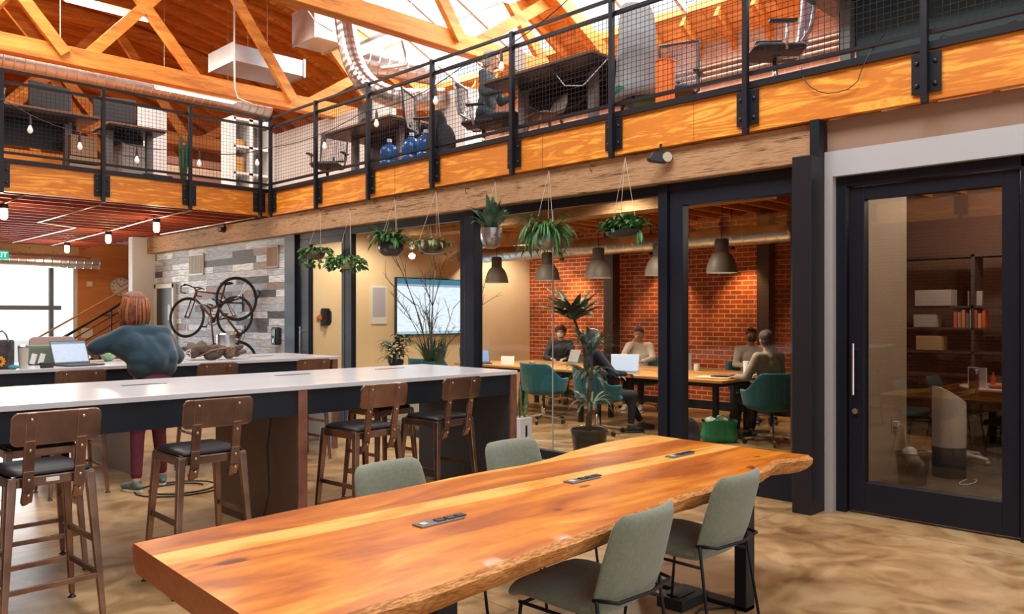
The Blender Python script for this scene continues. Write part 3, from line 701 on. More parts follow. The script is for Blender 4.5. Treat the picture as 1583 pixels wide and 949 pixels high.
# ------------------------------------------------------------------ bars
def bar(x0, x1, y0, y1, divs, lab):
    t = thing('bar_counter', lab, 'counter', (0, 0, 0))
    top = MB().bx(x0, x1, y0, y1, 1.037, 1.07).build('countertop', LAMIN, t, .003)
    for k, (a, c) in enumerate(divs): MB().box((a, c, 1.0705), (.30, .045, .003)).build('cable_slot', BLKPL, top)
    MB().bx(x0, x1-.03, y0+.02, y0+.045, .865, 1.037).build('apron', NAVY, t)
    MB().bx(x0, x1-.03, y1-.045, y1-.02, .865, 1.037).build('apron', NAVY, t)
    return t
bf = bar(-.9, 4.99, 4.92, 6.23, [(.9, 5.55), (2.15, 5.75), (3.35, 5.85), (4.35, 5.9)], 'long white-topped bar counter in front, with dark apron and end panel')
for x, mt in ((2.9, PANELB), (4.95, PANEL), (.6, PANELB)):
    p = MB().bx(x-.03, x+.03, 4.95, 6.2, 0, 1.037).build('side_panel', mt, bf)
    MB().bx(x-.035, x+.035, 4.925, 4.95, 0, 1.037).build('edge_trim', RUST, p, .003)
bk = bar(-.6, 5.24, 8.08, 9.30, [(4.6, 8.75), (3.3, 8.8)], 'second white-topped bar counter behind the standing person')
LPAN = mat('pale_panel', (.42, .42, .44), .4)
for x in (5.18, 2.95, .4):
    p = MB().bx(x-.03, x+.03, 8.11, 9.27, 0, 1.037).build('side_panel', LPAN, bk)
    MB().bx(x-.035, x+.035, 8.085, 8.11, 0, 1.037).build('edge_trim', RUST, p, .003)
# hanging power cables
mb = MB(); mb.tube([(2.86, 5.15, .99), (2.84, 5.25, .86), (2.845, 5.32, .6), (2.83, 5.26, .3), (2.80, 5.30, .1), (2.74, 5.40, .006)], .006, 6)
tag(mb.build('power_cable', BLKPL, None, smooth=True), 'black cable hanging down the brown panel of the front bar', 'cable')
mb = MB(); mb.tube([(4.9, 5.2, .99), (4.88, 5.4, .7), (4.885, 5.45, .3), (4.84, 5.5, .006), (4.5, 5.7, .006), (4.2, 5.6, .006)], .006, 6)
tag(mb.build('power_cable', BLKPL, None, smooth=True), 'thin black cable running down inside the dark end panel of the front bar', 'cable')
mb = MB(); pts = [(3.0+.35*math.cos(a)*(.6+.05*a), 7.2+.3*math.sin(a)*(.6+.05*a), .007) for a in [k*.35 for k in range(36)]]
mb.tube(pts, .007, 6); tag(mb.build('extension_cord', BLKPL, None, smooth=True), 'black extension cord coiled on the floor beside the white sneakers', 'cord')
mb = MB(); mb.tube([(3.4, 2.35, .006), (3.55, 2.25, .006), (3.7, 2.3, .006), (3.86, 2.18, .006), (3.6, 2.05, .006), (3.5, 2.2, .006), (3.45, 2.4, .006)], .006, 6)
tag(mb.build('power_cable', BLKPL, None, smooth=True), 'black cable loop on the floor under the slab table', 'cable')
mb = MB(); mb.box((3.72, 2.42, .03), (.26, .16, .06)); mb.box((3.70, 2.42, .065), (.16, .08, .01))
tag(mb.build('power_brick', BLKPL, None, .012), 'black power brick on the floor under the slab table', 'adapter')

# ================================================================== RAILINGS
def mesh_panel(L0, h):
    mb = MB(); n = int(L0/.05)
    for k in range(1, n): x = L0*k/n; mb.bar((x, 0, 0), (x, 0, h), .0034, .0034, (0, 1, 0))
    n2 = int(h/.05)
    for k in range(1, n2): z = h*k/n2; mb.bar((0, 0, z), (L0, 0, z), .0034, .0034)
    return mb
def railing(label, o, rot, posts, length):
    """local x runs along the edge, local -y is the open side"""
    t = thing('guard_railing', label, 'railing', o, rot)
    for a, (z, w_, h_) in zip(('top_rail', 'mid_rail', 'lower_rail'), ((4.60, .03, .03), (4.455, .045, .032), (3.575, .04, .03))):
        MB().bar((posts[0]-.4 if a != 'x' else 0, 0, z), (length, 0, z), w_, h_).build(a, BLACK, t)
    p0 = None; ms = {}
    for k, x in enumerate(posts):
        if p0 is None:
            q = MB(); q.bx(-.022, .022, -.075, -.025, 3.06, 4.6); p0 = q.build('post', BLACK, t, .002)
            pl = MB().bx(-.10, .10, -.022, -.010, 3.14, 3.43).build('bracket_plate', BLACK, p0, .002)
            for sx in (-.062, .062):
                for z in (3.20, 3.36): MB().ell((sx, -.026, z), (.017, .012, .017), None, 8, 5).build('bolt', BLKPL, p0, smooth=True)
            p0.location.x = x
        else:
            c = p0.copy(); COL.objects.link(c); c.parent = t; c.location.x = x
            for ch in p0.children:
                d = ch.copy(); COL.objects.link(d); d.parent = c
    for a, c in zip(posts, posts[1:]+[length]):
        if c-a < .3: continue
        o_ = mesh_panel(c-a, .85).build('mesh_panel', BLACK, t); o_.location = (a, 0, 3.59)
    return t
# right side: runs along +y, open side faces -x  -> local x = +y world : rotate 90deg, local -y = +x ... mirror so use rot -90 from far end
railing('black steel guard railing with wire mesh along the right mezzanine', (XF, YF, 0), -PI/2, [YF-v for v in (11.40, 10.1, 8.82, 7.5, 6.15, 4.80, 3.39, 1.99, .6, -.8)], YF+2.6)
railing('black steel guard railing with wire mesh along the back mezzanine', (0, YF, 0), 0, [-.7, .25, 1.45, 2.59, 3.77, 4.95, 6.04], 6.17)
railing('black steel guard railing of the mezzanine on the left side', (-1.2, -2.6, 0), PI/2, [1, 2.4, 3.8, 5.2, 6.6, 8, 9.4, 10.8, 12.2, 13.6], YF+2.6)

# ================================================================== PEOPLE
SKIN = mat('skin', (.62, .36, .25), .55, noise=.06, nscale=12)
SKIND = mat('skin_tan', (.42, .22, .14), .55, noise=.06, nscale=12)
FOLD = bpy.data.textures.new('folds', 'CLOUDS'); FOLD.noise_scale = .16; FOLD.noise_depth = 1
def remesh(mb, name, m, parent, vox, smooth=6, fold=0):
    o = mb.build(name, m, parent, smooth=True)
    r_ = o.modifiers.new('remesh', 'REMESH'); r_.mode = 'VOXEL'; r_.voxel_size = vox; r_.use_smooth_shade = True
    s_ = o.modifiers.new('smooth', 'SMOOTH'); s_.iterations = smooth; s_.factor = .6
    if fold:
        d = o.modifiers.new('fold', 'DISPLACE'); d.texture = FOLD; d.strength = fold; d.texture_coords = 'LOCAL'
    return o
def basis(d, rt=(1, 0, 0)):
    z = V(d).normalized(); x = V(rt); x = (x-z*x.dot(z)).normalized(); y = z.cross(x)
    return Matrix((x, y, z)).transposed()
def hand(mb, p, d, up=(0, 0, 1), curl=.9, side=1, r=.0085):
    p, d = V(p), V(d).normalized(); u = V(up); u = (u-d*u.dot(d)).normalized(); s_ = d.cross(u)*side
    R = Matrix((s_, u, d)).transposed()
    mb.ell(p+d*.045, (.040, .017, .052), R, 12, 8)
    for k, ln in enumerate((.074, .083, .078, .060)):
        b = p+d*.085+s_*(.027-.018*k); a = d.copy(); q = b
        pts = [b-d*.02, b]
        for j in range(3):
            a = (a-u*curl*.45).normalized(); q = q+a*ln/3; pts.append(q)
        mb.tube(pts, [r*1.1, r*1.1, r, r*.95, r*.75], 8)
    b = p+d*.03+s_*.032; mb.tube([b-s_*.02, b, b+(s_*.6+d*.7-u*.3)*.035, b+(s_*.5+d*.9-u*.6)*.06], [.014, .012, .010, .008], 8)
def figure(label, loc, rz_, J, skin, shirt, pants, shoes, hair, hairparts, mask=None, sleeve='long', vox=.011, extra=None, fold=.0, cap_=None, hyaw=0, hpitch=0, shoe_w=.045, hem=None):
    t = thing('person', label, 'person', loc, rz_)
    g = {k: V(v) for k, v in J.items()}
    pel, ch, nk, hd = g['pel'], g['chest'], g['neck'], g['head']
    ax = ch-pel; R = basis(ax, g['sr']-g['sl'])
    HR = Euler((hpitch, 0, hyaw)).to_matrix()
    hips = {s: pel+R @ V((sx*.09, 0, -.03)) for s, sx in (('l', -1), ('r', 1))}
    b = MB()
    b.ell(pel, (.145, .10, .11), R); b.ell((pel+ch)/2, (.12, .088, .17), R); b.ell(ch, (.145, .10, .15), R)
    b.cap(g['sl'], g['sr'], .045); b.cap(nk-(hd-nk).normalized()*.06, hd-(hd-nk)*.2, .056, .05)
    b.ell(hd, (.074, .094, .108), HR, 18, 12); b.ell(hd+HR @ V((0, .028, -.055)), (.052, .058, .056), HR)
    b.cap(hd+HR @ V((0, .086, .012)), hd+HR @ V((0, .108, -.022)), .010, .014, 8)
    b.ell(hd+HR @ V((0, .086, -.052)), (.024, .012, .010), HR, 10, 6); b.ell(hd+HR @ V((0, .074, -.092)), (.024, .02, .018), HR)
    for sx in (-1, 1):
        b.ell(hd+HR @ V((sx*.077, -.005, -.008)), (.010, .018, .030), HR); b.ell(hd+HR @ V((sx*.03, .080, .028)), (.022, .012, .008), HR, 8, 5)
    for s in 'lr':
        S, E_, H_ = g['s'+s], g['e'+s], g['h'+s]; b.cap(S, E_, .044, .036); b.cap(E_, H_, .036, .025)
        K_, A_ = g['k'+s], g['a'+s]; b.cap(hips[s], K_, .078, .052); b.cap(K_, A_, .050, .036)
        f = g.get('f'+s, V((0, 1, 0))); b.cap(A_-V((0, 0, .03)), A_+f*.14-V((0, 0, .05)), .034, .026)
        hand(b, H_, g.get('d'+s, H_-E_), g.get('u'+s, V((0, 0, 1))), 1.0, 1 if s == 'l' else -1)
    body = remesh(b, 'body', skin, t, min(vox, .010), 3)
    for sx in (-1, 1):
        MB().ell(hd+HR @ V((sx*.030, .0855, .010)), (.012, .008, .007), HR, 10, 6).build('eye', mat('eye_dark', (.05, .04, .035), .2), t, smooth=True)
    c = MB()
    if not extra: c.ell(pel+R @ V((0, 0, .06)), (.168, .122, .13), R)
    c.ell((pel+ch)/2, (.150, .112, .19), R); c.ell(ch, (.175, .122, .165), R)
    c.cap(g['sl'], g['sr'], .066); c.cap(nk-(hd-nk).normalized()*.07, nk-(hd-nk)*.1, .085, .062)
    for s in 'lr':
        S, E_, H_ = g['s'+s], g['e'+s], g['h'+s]; c.cap(S, E_, .066, .052)
        if sleeve == 'long': c.cap(E_, E_+(H_-E_)*.9, .052, .037)
        elif sleeve == 'half': c.cap(E_, E_+(H_-E_)*.25, .05, .046)
    if extra: extra(c, g, R)
    remesh(c, 'shirt', shirt, t, vox, 22 if extra else 5, fold)
    p = MB(); p.ell(pel+R @ V((0, 0, -.02)), (.160, .118, .12), R)
    for s in 'lr':
        K_, A_ = g['k'+s], g['a'+s]; p.cap(hips[s], K_, .092, .066); p.cap(K_, A_+(K_-A_)*.12, .063, .047)
    remesh(p, 'trousers', pants, t, vox, 5, fold*.5)
    for s in 'lr':
        A_ = g['a'+s]; f = V(g.get('f'+s, V((0, 1, 0)))); Rs = Matrix((f.cross(V((0, 0, 1))), f, V((0, 0, 1)))).transposed()
        q = MB(); q.cap(A_-V((0, 0, .02)), A_-V((0, 0, .035))+f*.03, .045, .046); q.ell(A_+f*.05-V((0, 0, .045)), (.043, .13, .038), Rs); q.ell(A_+f*.12-V((0, 0, .05)), (.047, .07, .032), Rs)
        sh = remesh(q, 'shoe', shoes[0], t, .009, 3)
        q = MB(); base = A_+f*.055; q.extr([(shoe_w*math.cos(a)*(1 if math.sin(a) > 0 else .85), .135*math.sin(a)) for a in [2*PI*k/20 for k in range(20)]], (base.x, base.y, A_.z-.083), f.cross(V((0, 0, 1))), f, V((0, 0, 1)), .022)
        q.build('sole', shoes[1], sh, .004)
    h = MB()
    for c_, r_ in hairparts: h.ell(hd+HR @ V(c_), r_, HR, 18, 12)
    ho = remesh(h, 'hair', hair, t, .008, 2, .006)
    if extra:
        q = MB(); rd = random.Random(5)
        for k in range(150):
            a = rd.uniform(-2.9, 2.9)-PI/2; e = rd.uniform(.1, 1); C0 = hd+HR @ V((0, -.03, 0))
            pts = [C0+HR @ V((.03*math.cos(a)*e, .03*math.sin(a)*e, .142-.02*e)), C0+HR @ V((.10*math.cos(a), .105*math.sin(a), .075)), C0+HR @ V((.122*math.cos(a+.05), .112*math.sin(a+.05), -.02)), C0+HR @ V((.128*math.cos(a+.12), .112*math.sin(a+.12), -.10)), C0+HR @ V((.105*math.cos(a+.1), .09*math.sin(a+.1), -.175+rd.uniform(-.02, .03)))]
            if math.sin(a) > .35: continue
            q.cur = k % 3 == 0; q.tube(pts, [.007, .009, .010, .009, .002], 5)
        q.mi = [int(v_) for v_ in q.mi]; q.build('hair_strands', [hair, mat('copper_highlight', (.42, .15, .05), .4)], ho, smooth=True)
    if mask:
        q = MB(); q.ell(hd+HR @ V((0, .052, -.045)), (.062, .062, .056), HR, 16, 10); q.ell(hd+HR @ V((0, .095, -.03)), (.022, .022, .03), HR)
        q.build('face_mask', mask, t, smooth=True)
        q = MB()
        for sx in (-1, 1): q.tube([hd+HR @ V((sx*.058, .05, -.03)), hd+HR @ V((sx*.078, -.01, -.005)), hd+HR @ V((sx*.084, -.02, .0))], .002, 5)
        q.build('mask_loop', mask, t)
    if cap_:
        q = MB(); q.ell(hd+HR @ V((0, -.005, .045)), (.088, .106, .085), HR, 18, 12); q.build('cap', cap_, t, smooth=True)
    return t
BOB = [((0, -.03, .03), (.108, .115, .115)), ((0, -.045, -.05), (.118, .085, .10)), ((-.09, -.01, -.05), (.036, .065, .10)), ((.09, -.01, -.05), (.036, .065, .10)), ((-.05, -.06, -.125), (.06, .05, .055)), ((.05, -.05, -.135), (.06, .05, .06)), ((0, .02, .08), (.09, .08, .055))]
SHORT = [((0, -.018, .035), (.083, .096, .090)), ((0, -.035, -.02), (.079, .073, .075)), ((0, .035, .075), (.066, .055, .035))]
CURLY = [((0, -.02, .04), (.095, .108, .10)), ((.05, -.03, .05), (.06, .07, .06)), ((-.05, -.02, .04), (.06, .07, .06)), ((0, -.05, -.02), (.09, .075, .08)), ((0, .04, .09), (.07, .05, .04))]
SWEAT = mat('teal_sweater', (.008, .040, .064), .85, noise=.12, nscale=20, bump=.25, bscale=160, sheen=.4)
MAROON = mat('maroon_trousers', (.10, .012, .025), .8, noise=.15, nscale=14, bump=.15, bscale=60)
def bat(c, g, R):
    P = g['pel']
    for s, sx in (('l', -1), ('r', 1)):
        S, E_ = g['s'+s], g['e'+s]
        c.cap(S+V((-sx*.02, 0, -.035)), E_+V((-sx*.03, -.01, -.02)), .085, .062)
        c.cap((S*.6+E_*.4)+V((-sx*.03, 0, -.07)), P+V((sx*.12, 0, .22)), .08, .10)
        c.cap(S+V((-sx*.03, 0, -.09)), P+V((sx*.11, 0, .20)), .115, .10); c.cap(S+V((-sx*.05, -.03, -.1)), P+V((sx*.05, -.02, .2)), .11, .10)
    c.cap(P+V((-.12, .0, .13)), P+V((.12, .0, .13)), .10); c.cap(P+V((-.12, .0, .21)), P+V((.12, .0, .21)), .11); c.cap(g['chest'], P+V((0, 0, .2)), .15, .15)
    c.cap(g['neck']-V((0, 0, .02)), g['neck']+V((0, .01, .045)), .075, .068)
HAIRR = mat('auburn_hair', (.20, .055, .02), .45, noise=.55, nscale=26, bump=.8, bscale=90)
figure('standing person in a teal sweater and maroon trousers with an auburn bob, seen from behind', (2.80, 7.36, 0), .06,
       dict(pel=(.02, -.01, .96), chest=(-.03, .06, 1.25), neck=(-.06, .11, 1.48), head=(-.075, .15, 1.625), sl=(-.19, .06, 1.40), sr=(.15, .06, 1.395),
            el=(-.40, .20, 1.275), hl=(-.33, .42, 1.21), er=(.335, .13, 1.17), hr=(.26, .40, 1.14), kl=(-.09, .04, .52), al=(-.13, -.03, .095), kr=(.11, .06, .52), ar=(.16, .10, .095),
            fl=(-.25, .97, 0), fr=(.3, .95, 0), dl=(.5, .8, -.1), dr=(-.4, .9, .1)),
       SKIN, SWEAT, MAROON, (mat('sneaker_green', (.10, .15, .13), .6, noise=.5, nscale=30), mat('sole_cream', (.72, .68, .55), .5)), HAIRR, BOB, extra=bat, vox=.009, fold=.011, hpitch=.15)
# ================================================================== MEETING ROOM
def sit(pz=.50, lean=.04, arms=((-.24, .30, .80), (.24, .30, .80)), hands=((-.12, .50, .79), (.12, .50, .79)), dx=0):
    return dict(pel=(0, 0, pz+.04), chest=(dx*.5, lean, pz+.40), neck=(dx, lean*1.3, pz+.61), head=(dx, lean*1.3+.03, pz+.755), sl=(-.175+dx, lean, pz+.55), sr=(.175+dx, lean, pz+.55),
                el=arms[0], hl=hands[0], er=arms[1], hr=hands[1], kl=(-.12, .43, pz+.02), al=(-.13, .46, .095), kr=(.12, .43, pz+.02), ar=(.13, .46, .095))
OLIVE = mat('olive_shirt', (.30, .25, .17), .85, noise=.12, nscale=14, bump=.2, bscale=60)
LINEN = mat('pale_shirt', (.55, .48, .38), .85, noise=.08, nscale=14, bump=.2, bscale=60)
WSHIRT = mat('white_shirt', (.80, .74, .66), .8, bump=.2, bscale=60)
NAVYF = mat('navy_fabric', (.02, .03, .07), .85, bump=.2, bscale=60)
CHARF = mat('charcoal_fabric', (.035, .035, .04), .85, bump=.2, bscale=60)
SHD = (mat('dark_shoe', (.03, .03, .03), .5), mat('dark_sole', (.06, .055, .05), .6)); SHL = (mat('light_shoe', (.45, .38, .30), .6), MATS['sole_cream'])
HBLK = mat('black_hair', (.018, .012, .010), .4, noise=.3, nscale=40, bump=.6, bscale=90); HBRN = mat('brown_hair', (.09, .045, .02), .45, noise=.3, nscale=40, bump=.6, bscale=90)
MWH = mat('white_mask', (.82, .80, .78), .8); MBK = mat('black_mask', (.015, .015, .018), .7)
figure('seated person in an olive shirt and dark cap, seen from behind in a teal chair', (9.12, 4.70, 0), -.35, sit(.49, .03, ((-.27, .10, .80), (.27, .10, .80)), ((-.20, .38, .78), (.17, .38, .79)), 0),
       SKIND, OLIVE, CHARF, SHD, HBLK, SHORT, sleeve='long', cap_=mat('dark_cap', (.06, .035, .03), .8, noise=.3, nscale=40), hyaw=-.35, vox=.012, fold=.012)
figure('seated person in a pale button shirt and black mask, facing the olive-shirted person', (10.92, 5.95, 0), 2.45, sit(.49, .02, ((-.26, .12, .83), (.26, .12, .83)), ((-.10, .34, .80), (.12, .34, .82))),
       SKIND, LINEN, CHARF, SHD, HBLK, SHORT, mask=MBK, hyaw=-.2, vox=.012, fold=.012)
figure('seated person in a white shirt raising one hand to the face, by the brick wall', (10.95, 7.95, 0), 1.95, sit(.49, .05, ((-.25, .15, .85), (.22, .22, .88)), ((-.12, .38, .80), (.05, .20, 1.13))),
       SKIN, WSHIRT, CHARF, SHL, HBRN, SHORT, hpitch=-.2, vox=.012, fold=.012)
figure('seated person in a dark top and white mask, farthest along the brick wall', (10.9, 9.65, 0), 2.2, sit(.49, .03),
       SKIN, CHARF, CHARF, SHD, HBRN, CURLY, mask=MWH, vox=.012, fold=.012)
figure('seated person in navy with a black mask, in profile behind the tall potted plant', (8.30, 6.72, 0), -2.15, dict(sit(.50, -.06, ((-.27, .02, .78), (.24, .14, .80)), ((-.10, .30, .74), (.12, .36, .78))), kl=(-.14, .44, .50), al=(-.16, .68, .10), kr=(.10, .46, .50), ar=(.08, .44, .10)),
       SKIND, NAVYF, mat('navy_trousers', (.018, .022, .04), .85), SHD, HBLK, SHORT, mask=MBK, vox=.012, fold=.012)

def make_tub(label):
    t = thing('swivel_chair', label, 'chair', (0, 0, 0), 0, 'teal swivel chairs in the glass-walled meeting room')
    mb = MB(); NA, NZ = 28, 7; vs = []
    for j in range(NZ+1):
        for i in range(NA+1):
            a = math.radians(-128+256*i/NA); ca = (math.cos(a)+1)/2    # a=0 at the back
            hgt = .185+.20*min(1, max(0, (ca-.45)/.30))**1.5; z = .43+hgt*j/NZ
            rr_ = .27+.035*(j/NZ)+.02*ca; vs.append((rr_*math.sin(a)*1.05, -rr_*math.cos(a)+.02, z))
    inn = [(x*.86, (y-.02)*.86+.02, z) for x, y, z in vs]; w_ = NA+1; n0 = len(vs); fs = []
    for j in range(NZ):
        for i in range(NA):
            q = j*w_+i; fs += [(q, q+1, q+w_+1, q+w_), (n0+q, n0+q+w_, n0+q+w_+1, n0+q+1)]
    for i in range(NA):
        q = NZ*w_+i; fs.append((q, q+1, n0+q+1, n0+q)); fs.append((i, n0+i, n0+i+1, i+1))
    for j in range(NZ):
        q = j*w_; fs.append((q, q+w_, n0+q+w_, n0+q)); q += NA; fs.append((q, n0+q, n0+q+w_, q+w_))
    mb.add(vs+inn, fs); mb.build('backrest', TEAL, t, .012, smooth=True)
    MB().lathe([(.0, .37), (.16, .375), (.25, .40), (.275, .44), (.265, .47), (.2, .49), (0, .495)], (0, .02, 0), 28, 1, 1).build('seat', TEAL, t, smooth=True)
    MB().tube([(0, 0, .085), (0, 0, .22), (0, 0, .221), (0, 0, .38)], [.026, .026, .018, .018], 12).build('post', CHROME, t, smooth=True)
    for k in range(5):
        a = 2*PI*k/5+.3; e = V((math.cos(a)*.30, math.sin(a)*.30, .065))
        l = MB().bar((0, 0, .10), e, .032, .03, (0, 0, 1), .02, .018).build('base_arm', CHROME, t, .003)
        MB().cyl(e+V((-.012*math.sin(a), .012*math.cos(a), -.035)), e+V((.012*math.sin(a), -.012*math.cos(a), -.035)), .028, n=12).build('caster', BLKPL, l)
    return t
tc0 = make_tub('teal swivel chair on the right holding the person in the olive shirt'); tc0.location = (9.12, 4.68, 0); tc0.rotation_euler.z = -.35; tc0.scale = (1.14, 1.12, 1.06)
dup(tc0, (8.60, 7.95, 0), -1.75, 'empty teal swivel chair seen behind the snake plant')
dup(tc0, (8.30, 6.70, 0), -2.15, 'teal swivel chair behind the tall potted plant, holding the person in navy')
dup(tc0, (8.25, 10.1, 0), -1.2, 'teal swivel chair partly hidden at the far left end of the meeting table')
dup(tc0, (10.92, 5.93, 0), 2.45, 'teal swivel chair under the person in the pale shirt and black mask')
dup(tc0, (10.95, 7.93, 0), 1.95, 'teal swivel chair under the person in the white shirt')
dup(tc0, (10.9, 9.63, 0), 2.2, 'teal swivel chair under the person in the white mask')
def mtable(label, x0, x1, y0, y1):
    t = thing('meeting_table', label, 'table', ((x0+x1)/2, (y0+y1)/2, 0), 0, 'meeting tables'); a, c = (x1-x0)/2, (y1-y0)/2
    MB().bx(-a, a, -c, c, .715, .75).build('tabletop', DESKW, t, .004)
    MB().bx(-a+.08, a-.08, -c+.12, c-.12, .66, .715).build('apron', BLACK, t)
    for sx in (-1, 1):
        for sy in (-1, 1): MB().bx(sx*(a-.09)-.03, sx*(a-.09)+.03, sy*(c-.14)-.03, sy*(c-.14)+.03, 0, .715).build('leg', BLACK, t)
mtable('meeting table nearest the glass wall, with papers at its end', 8.72, 9.66, 5.12, 7.25)
mtable('meeting table at the far left behind the empty teal chair', 8.92, 9.8, 7.45, 10.3)
mtable('narrow meeting table along the brick wall', 9.98, 10.52, 5.6, 9.95)
def laptop(label, loc, rz_, open_=1.85, body=None, scr=None, group=None, s=1):
    t = thing('laptop', label, 'laptop', loc, rz_, group); body = body or STEEL
    b_ = MB().box((0, 0, .008), (.32*s, .22*s, .016)).build('keyboard_base', body, t, .003)
    MB().box((0, .015, .0165), (.27*s, .11*s, .002)).build('keyboard', BLKPL, b_)
    R = Matrix.Rotation(-(open_-PI/2), 3, 'X'); c = V((0, .11*s, .016)); u = R @ V((0, 0, 1)); n = R @ V((0, 1, 0))
    l = MB().box(c+u*.105*s, (.32*s, .008, .21*s), R).build('lid', body, t, .002)
    if scr: MB().box(c+u*.107*s-n*.0045, (.30*s, .001, .19*s), R).build('screen', scr, l)
    return t
SCRW = emis('screen_white', (.62, .72, .84), .8); SCRB = emis('screen_blue', (.12, .25, .60), .8)
laptop('open laptop with a pale screen on the meeting table, beside a grey mug', (8.90, 6.72, .75), -.94, 1.9, STEEL, SCRW, s=1.2)
laptop('open laptop with a blue screen at the left end of the far meeting table', (9.02, 9.75, .75), -.6, 2.1, BLKPL, SCRB, s=1.1)
laptop('open grey laptop on the table along the brick wall, facing the masked person', (10.25, 6.75, .75), 2.2, 1.9, GREYM, None, s=1.15)
laptop('grey laptop near the far end of the brick wall table', (10.2, 8.9, .75), -1.9, 1.9, GREYM, None)
def mug(label, loc, m, rz_=0, r=.042, h=.095, name='mug'):
    t = thing(name, label, name, loc, rz_)
    MB().lathe([(r*.85, 0), (r, .01), (r, h), (r-.004, h), (r-.005, .012), (0, .012)], n=18).build('cup', m, t, smooth='auto')
    MB().tube([(r*math.cos(0)+.028*math.sin(a), 0, h*.5+.028*math.cos(a)) for a in [PI*k/8 for k in range(9)]], .005, 6).build('handle', m, t, smooth=True)
    return t
GMUG = mat('grey_mug', (.45, .40, .38), .4)
mug('grey mug right of the pale laptop screen', (8.98, 6.18, .75), GMUG, 0, .05, .11)
mug('small white cup by the grey laptop on the brick wall table', (10.12, 6.35, .75), WHITE)
def bottle(name, label, loc, prof, m, lidm=None, lidprof=None, cat='bottle', n=18):
    t = thing(name, label, cat, loc); MB().lathe(prof, n=n).build('body', m, t, smooth='auto')
    if lidprof: MB().lathe(lidprof, n=n).build('lid', lidm, t, smooth='auto')
    return t
bottle('tumbler', 'tall white tumbler on the table corner beside the olive-shirted person', (9.5, 5.22, .75), [(.04, 0), (.045, .19), (0, .19)], PAPER, WHITE, [(.047, .19), (.047, .205), (0, .205)], 'tumbler')
mb = MB(); tag(mb.box((0, 0, .009), (.30, .42, .018), (0, 0, .3)).build('notebook', mat('cream_folder', (.68, .55, .36), .7), None, .003), 'cream folder lying on the near corner of the meeting table', 'folder', loc=(9.05, 5.42, .751))
tag(MB().box((0, 0, .006), (.16, .22, .012), (0, 0, .2)).build('notebook', BLKPL, None, .003), 'small black notebook lying on the cream folder', 'notebook', loc=(9.1, 5.36, .770))
tag(MB().ell((0, 0, .02), (.035, .05, .02)).build('computer_mouse', BLKPL, None, smooth=True), 'black computer mouse on the meeting table beside the tumbler', 'mouse', loc=(9.36, 5.32, .75))
ph = thing('desk_phone', 'black conference phone on the far meeting table behind the teal chair', 'phone', (9.2, 8.75, .75), .5)
MB().lathe([(.13, 0), (.12, .03), (.05, .055), (0, .06)], n=3).build('phone_body', BLKPL, ph, .01); MB().lathe([(.04, .055), (.035, .07), (0, .07)], n=14).build('speaker_dome', STEEL, ph, smooth='auto')
for k, (x, y, l) in enumerate(((9.1, 9.2, 'cream paper sheets standing by the blue laptop'), )):
    tag(MB().box((0, 0, .07), (.01, .22, .14), (0, .2, 0)).build('paper_stand', PAPER, None), l, 'papers', loc=(x, y, .753), rz=.5)
tag(MB().lathe([(.05, .0), (.06, .015), (.012, .03), (.010, .12), (.07, .13), (.035, .2), (0, .2)], n=16).build('table_lamp', mat('teal_lamp', (.02, .25, .2), .4), None, smooth='auto'), 'small teal desk lamp at the left end of the far meeting table', 'lamp', loc=(9.0, 10.1, .75))
# green shopping bag
t = thing('shopping_bag', 'open green fabric bag with crumpled paper, on the floor under the meeting table end', 'bag', (8.76, 5.18, 0), -.78); t.scale = (1.15, 1.15, 1.12)
GB = mat('green_bag', (.01, .26, .14), .7, noise=.25, nscale=9, bump=.6, bscale=16)
mb = MB(); rows = [(.17, .09, 0), (.185, .10, .08), (.175, .095, .17), (.185, .10, .235)]; vs = []
for a, c, z in rows:
    for k in range(24):
        q = 2*PI*k/24; e = .5; cx_ = math.copysign(abs(math.cos(q))**e, math.cos(q)); sy_ = math.copysign(abs(math.sin(q))**e, math.sin(q)); vs.append((a*cx_+.006*math.sin(5*q+z*30), c*sy_+.006*math.sin(7*q), z+.01*math.sin(3*q)*(z > .2)))
mb.add(vs, [(i*24+k, i*24+(k+1) % 24, (i+1)*24+(k+1) % 24, (i+1)*24+k) for i in range(3) for k in range(24)]+[tuple(range(23, -1, -1))]); mb.build('bag_body', GB, t, smooth=True)
mb = MB(); [mb.ell((random.uniform(-.11, .11), random.uniform(-.04, .04), .22+random.uniform(0, .03)), (.06, .045, .03), (random.random(), random.random(), 0), 8, 5) for k in range(7)]
mb.build('crumpled_paper', mat('crumpled_pale', (.45, .55, .45), .8), t)
mb = MB(); mb.tube([(-.08, -.1, .23), (-.06, -.12, .28), (0, -.12, .31), (.06, -.12, .28), (.08, -.1, .23)], .007, 6); mb.build('handle', GB, t, smooth=True)
t = thing('backpack', 'black backpack slumped on the floor beside the sliding door inside the meeting room', 'backpack', (7.75, 4.98, 0), -.6)
mb = MB(); mb.ell((0, 0, .20), (.15, .10, .22)); mb.ell((0, -.08, .13), (.11, .06, .12)); remesh(mb, 'pack_body', CHARF, t, .012, 4, .01)
MB().tube([(-.06, .09, .38), (-.08, .14, .28), (-.07, .13, .12), (-.05, .1, .04)], .012, 6).build('strap', CHARF, t)

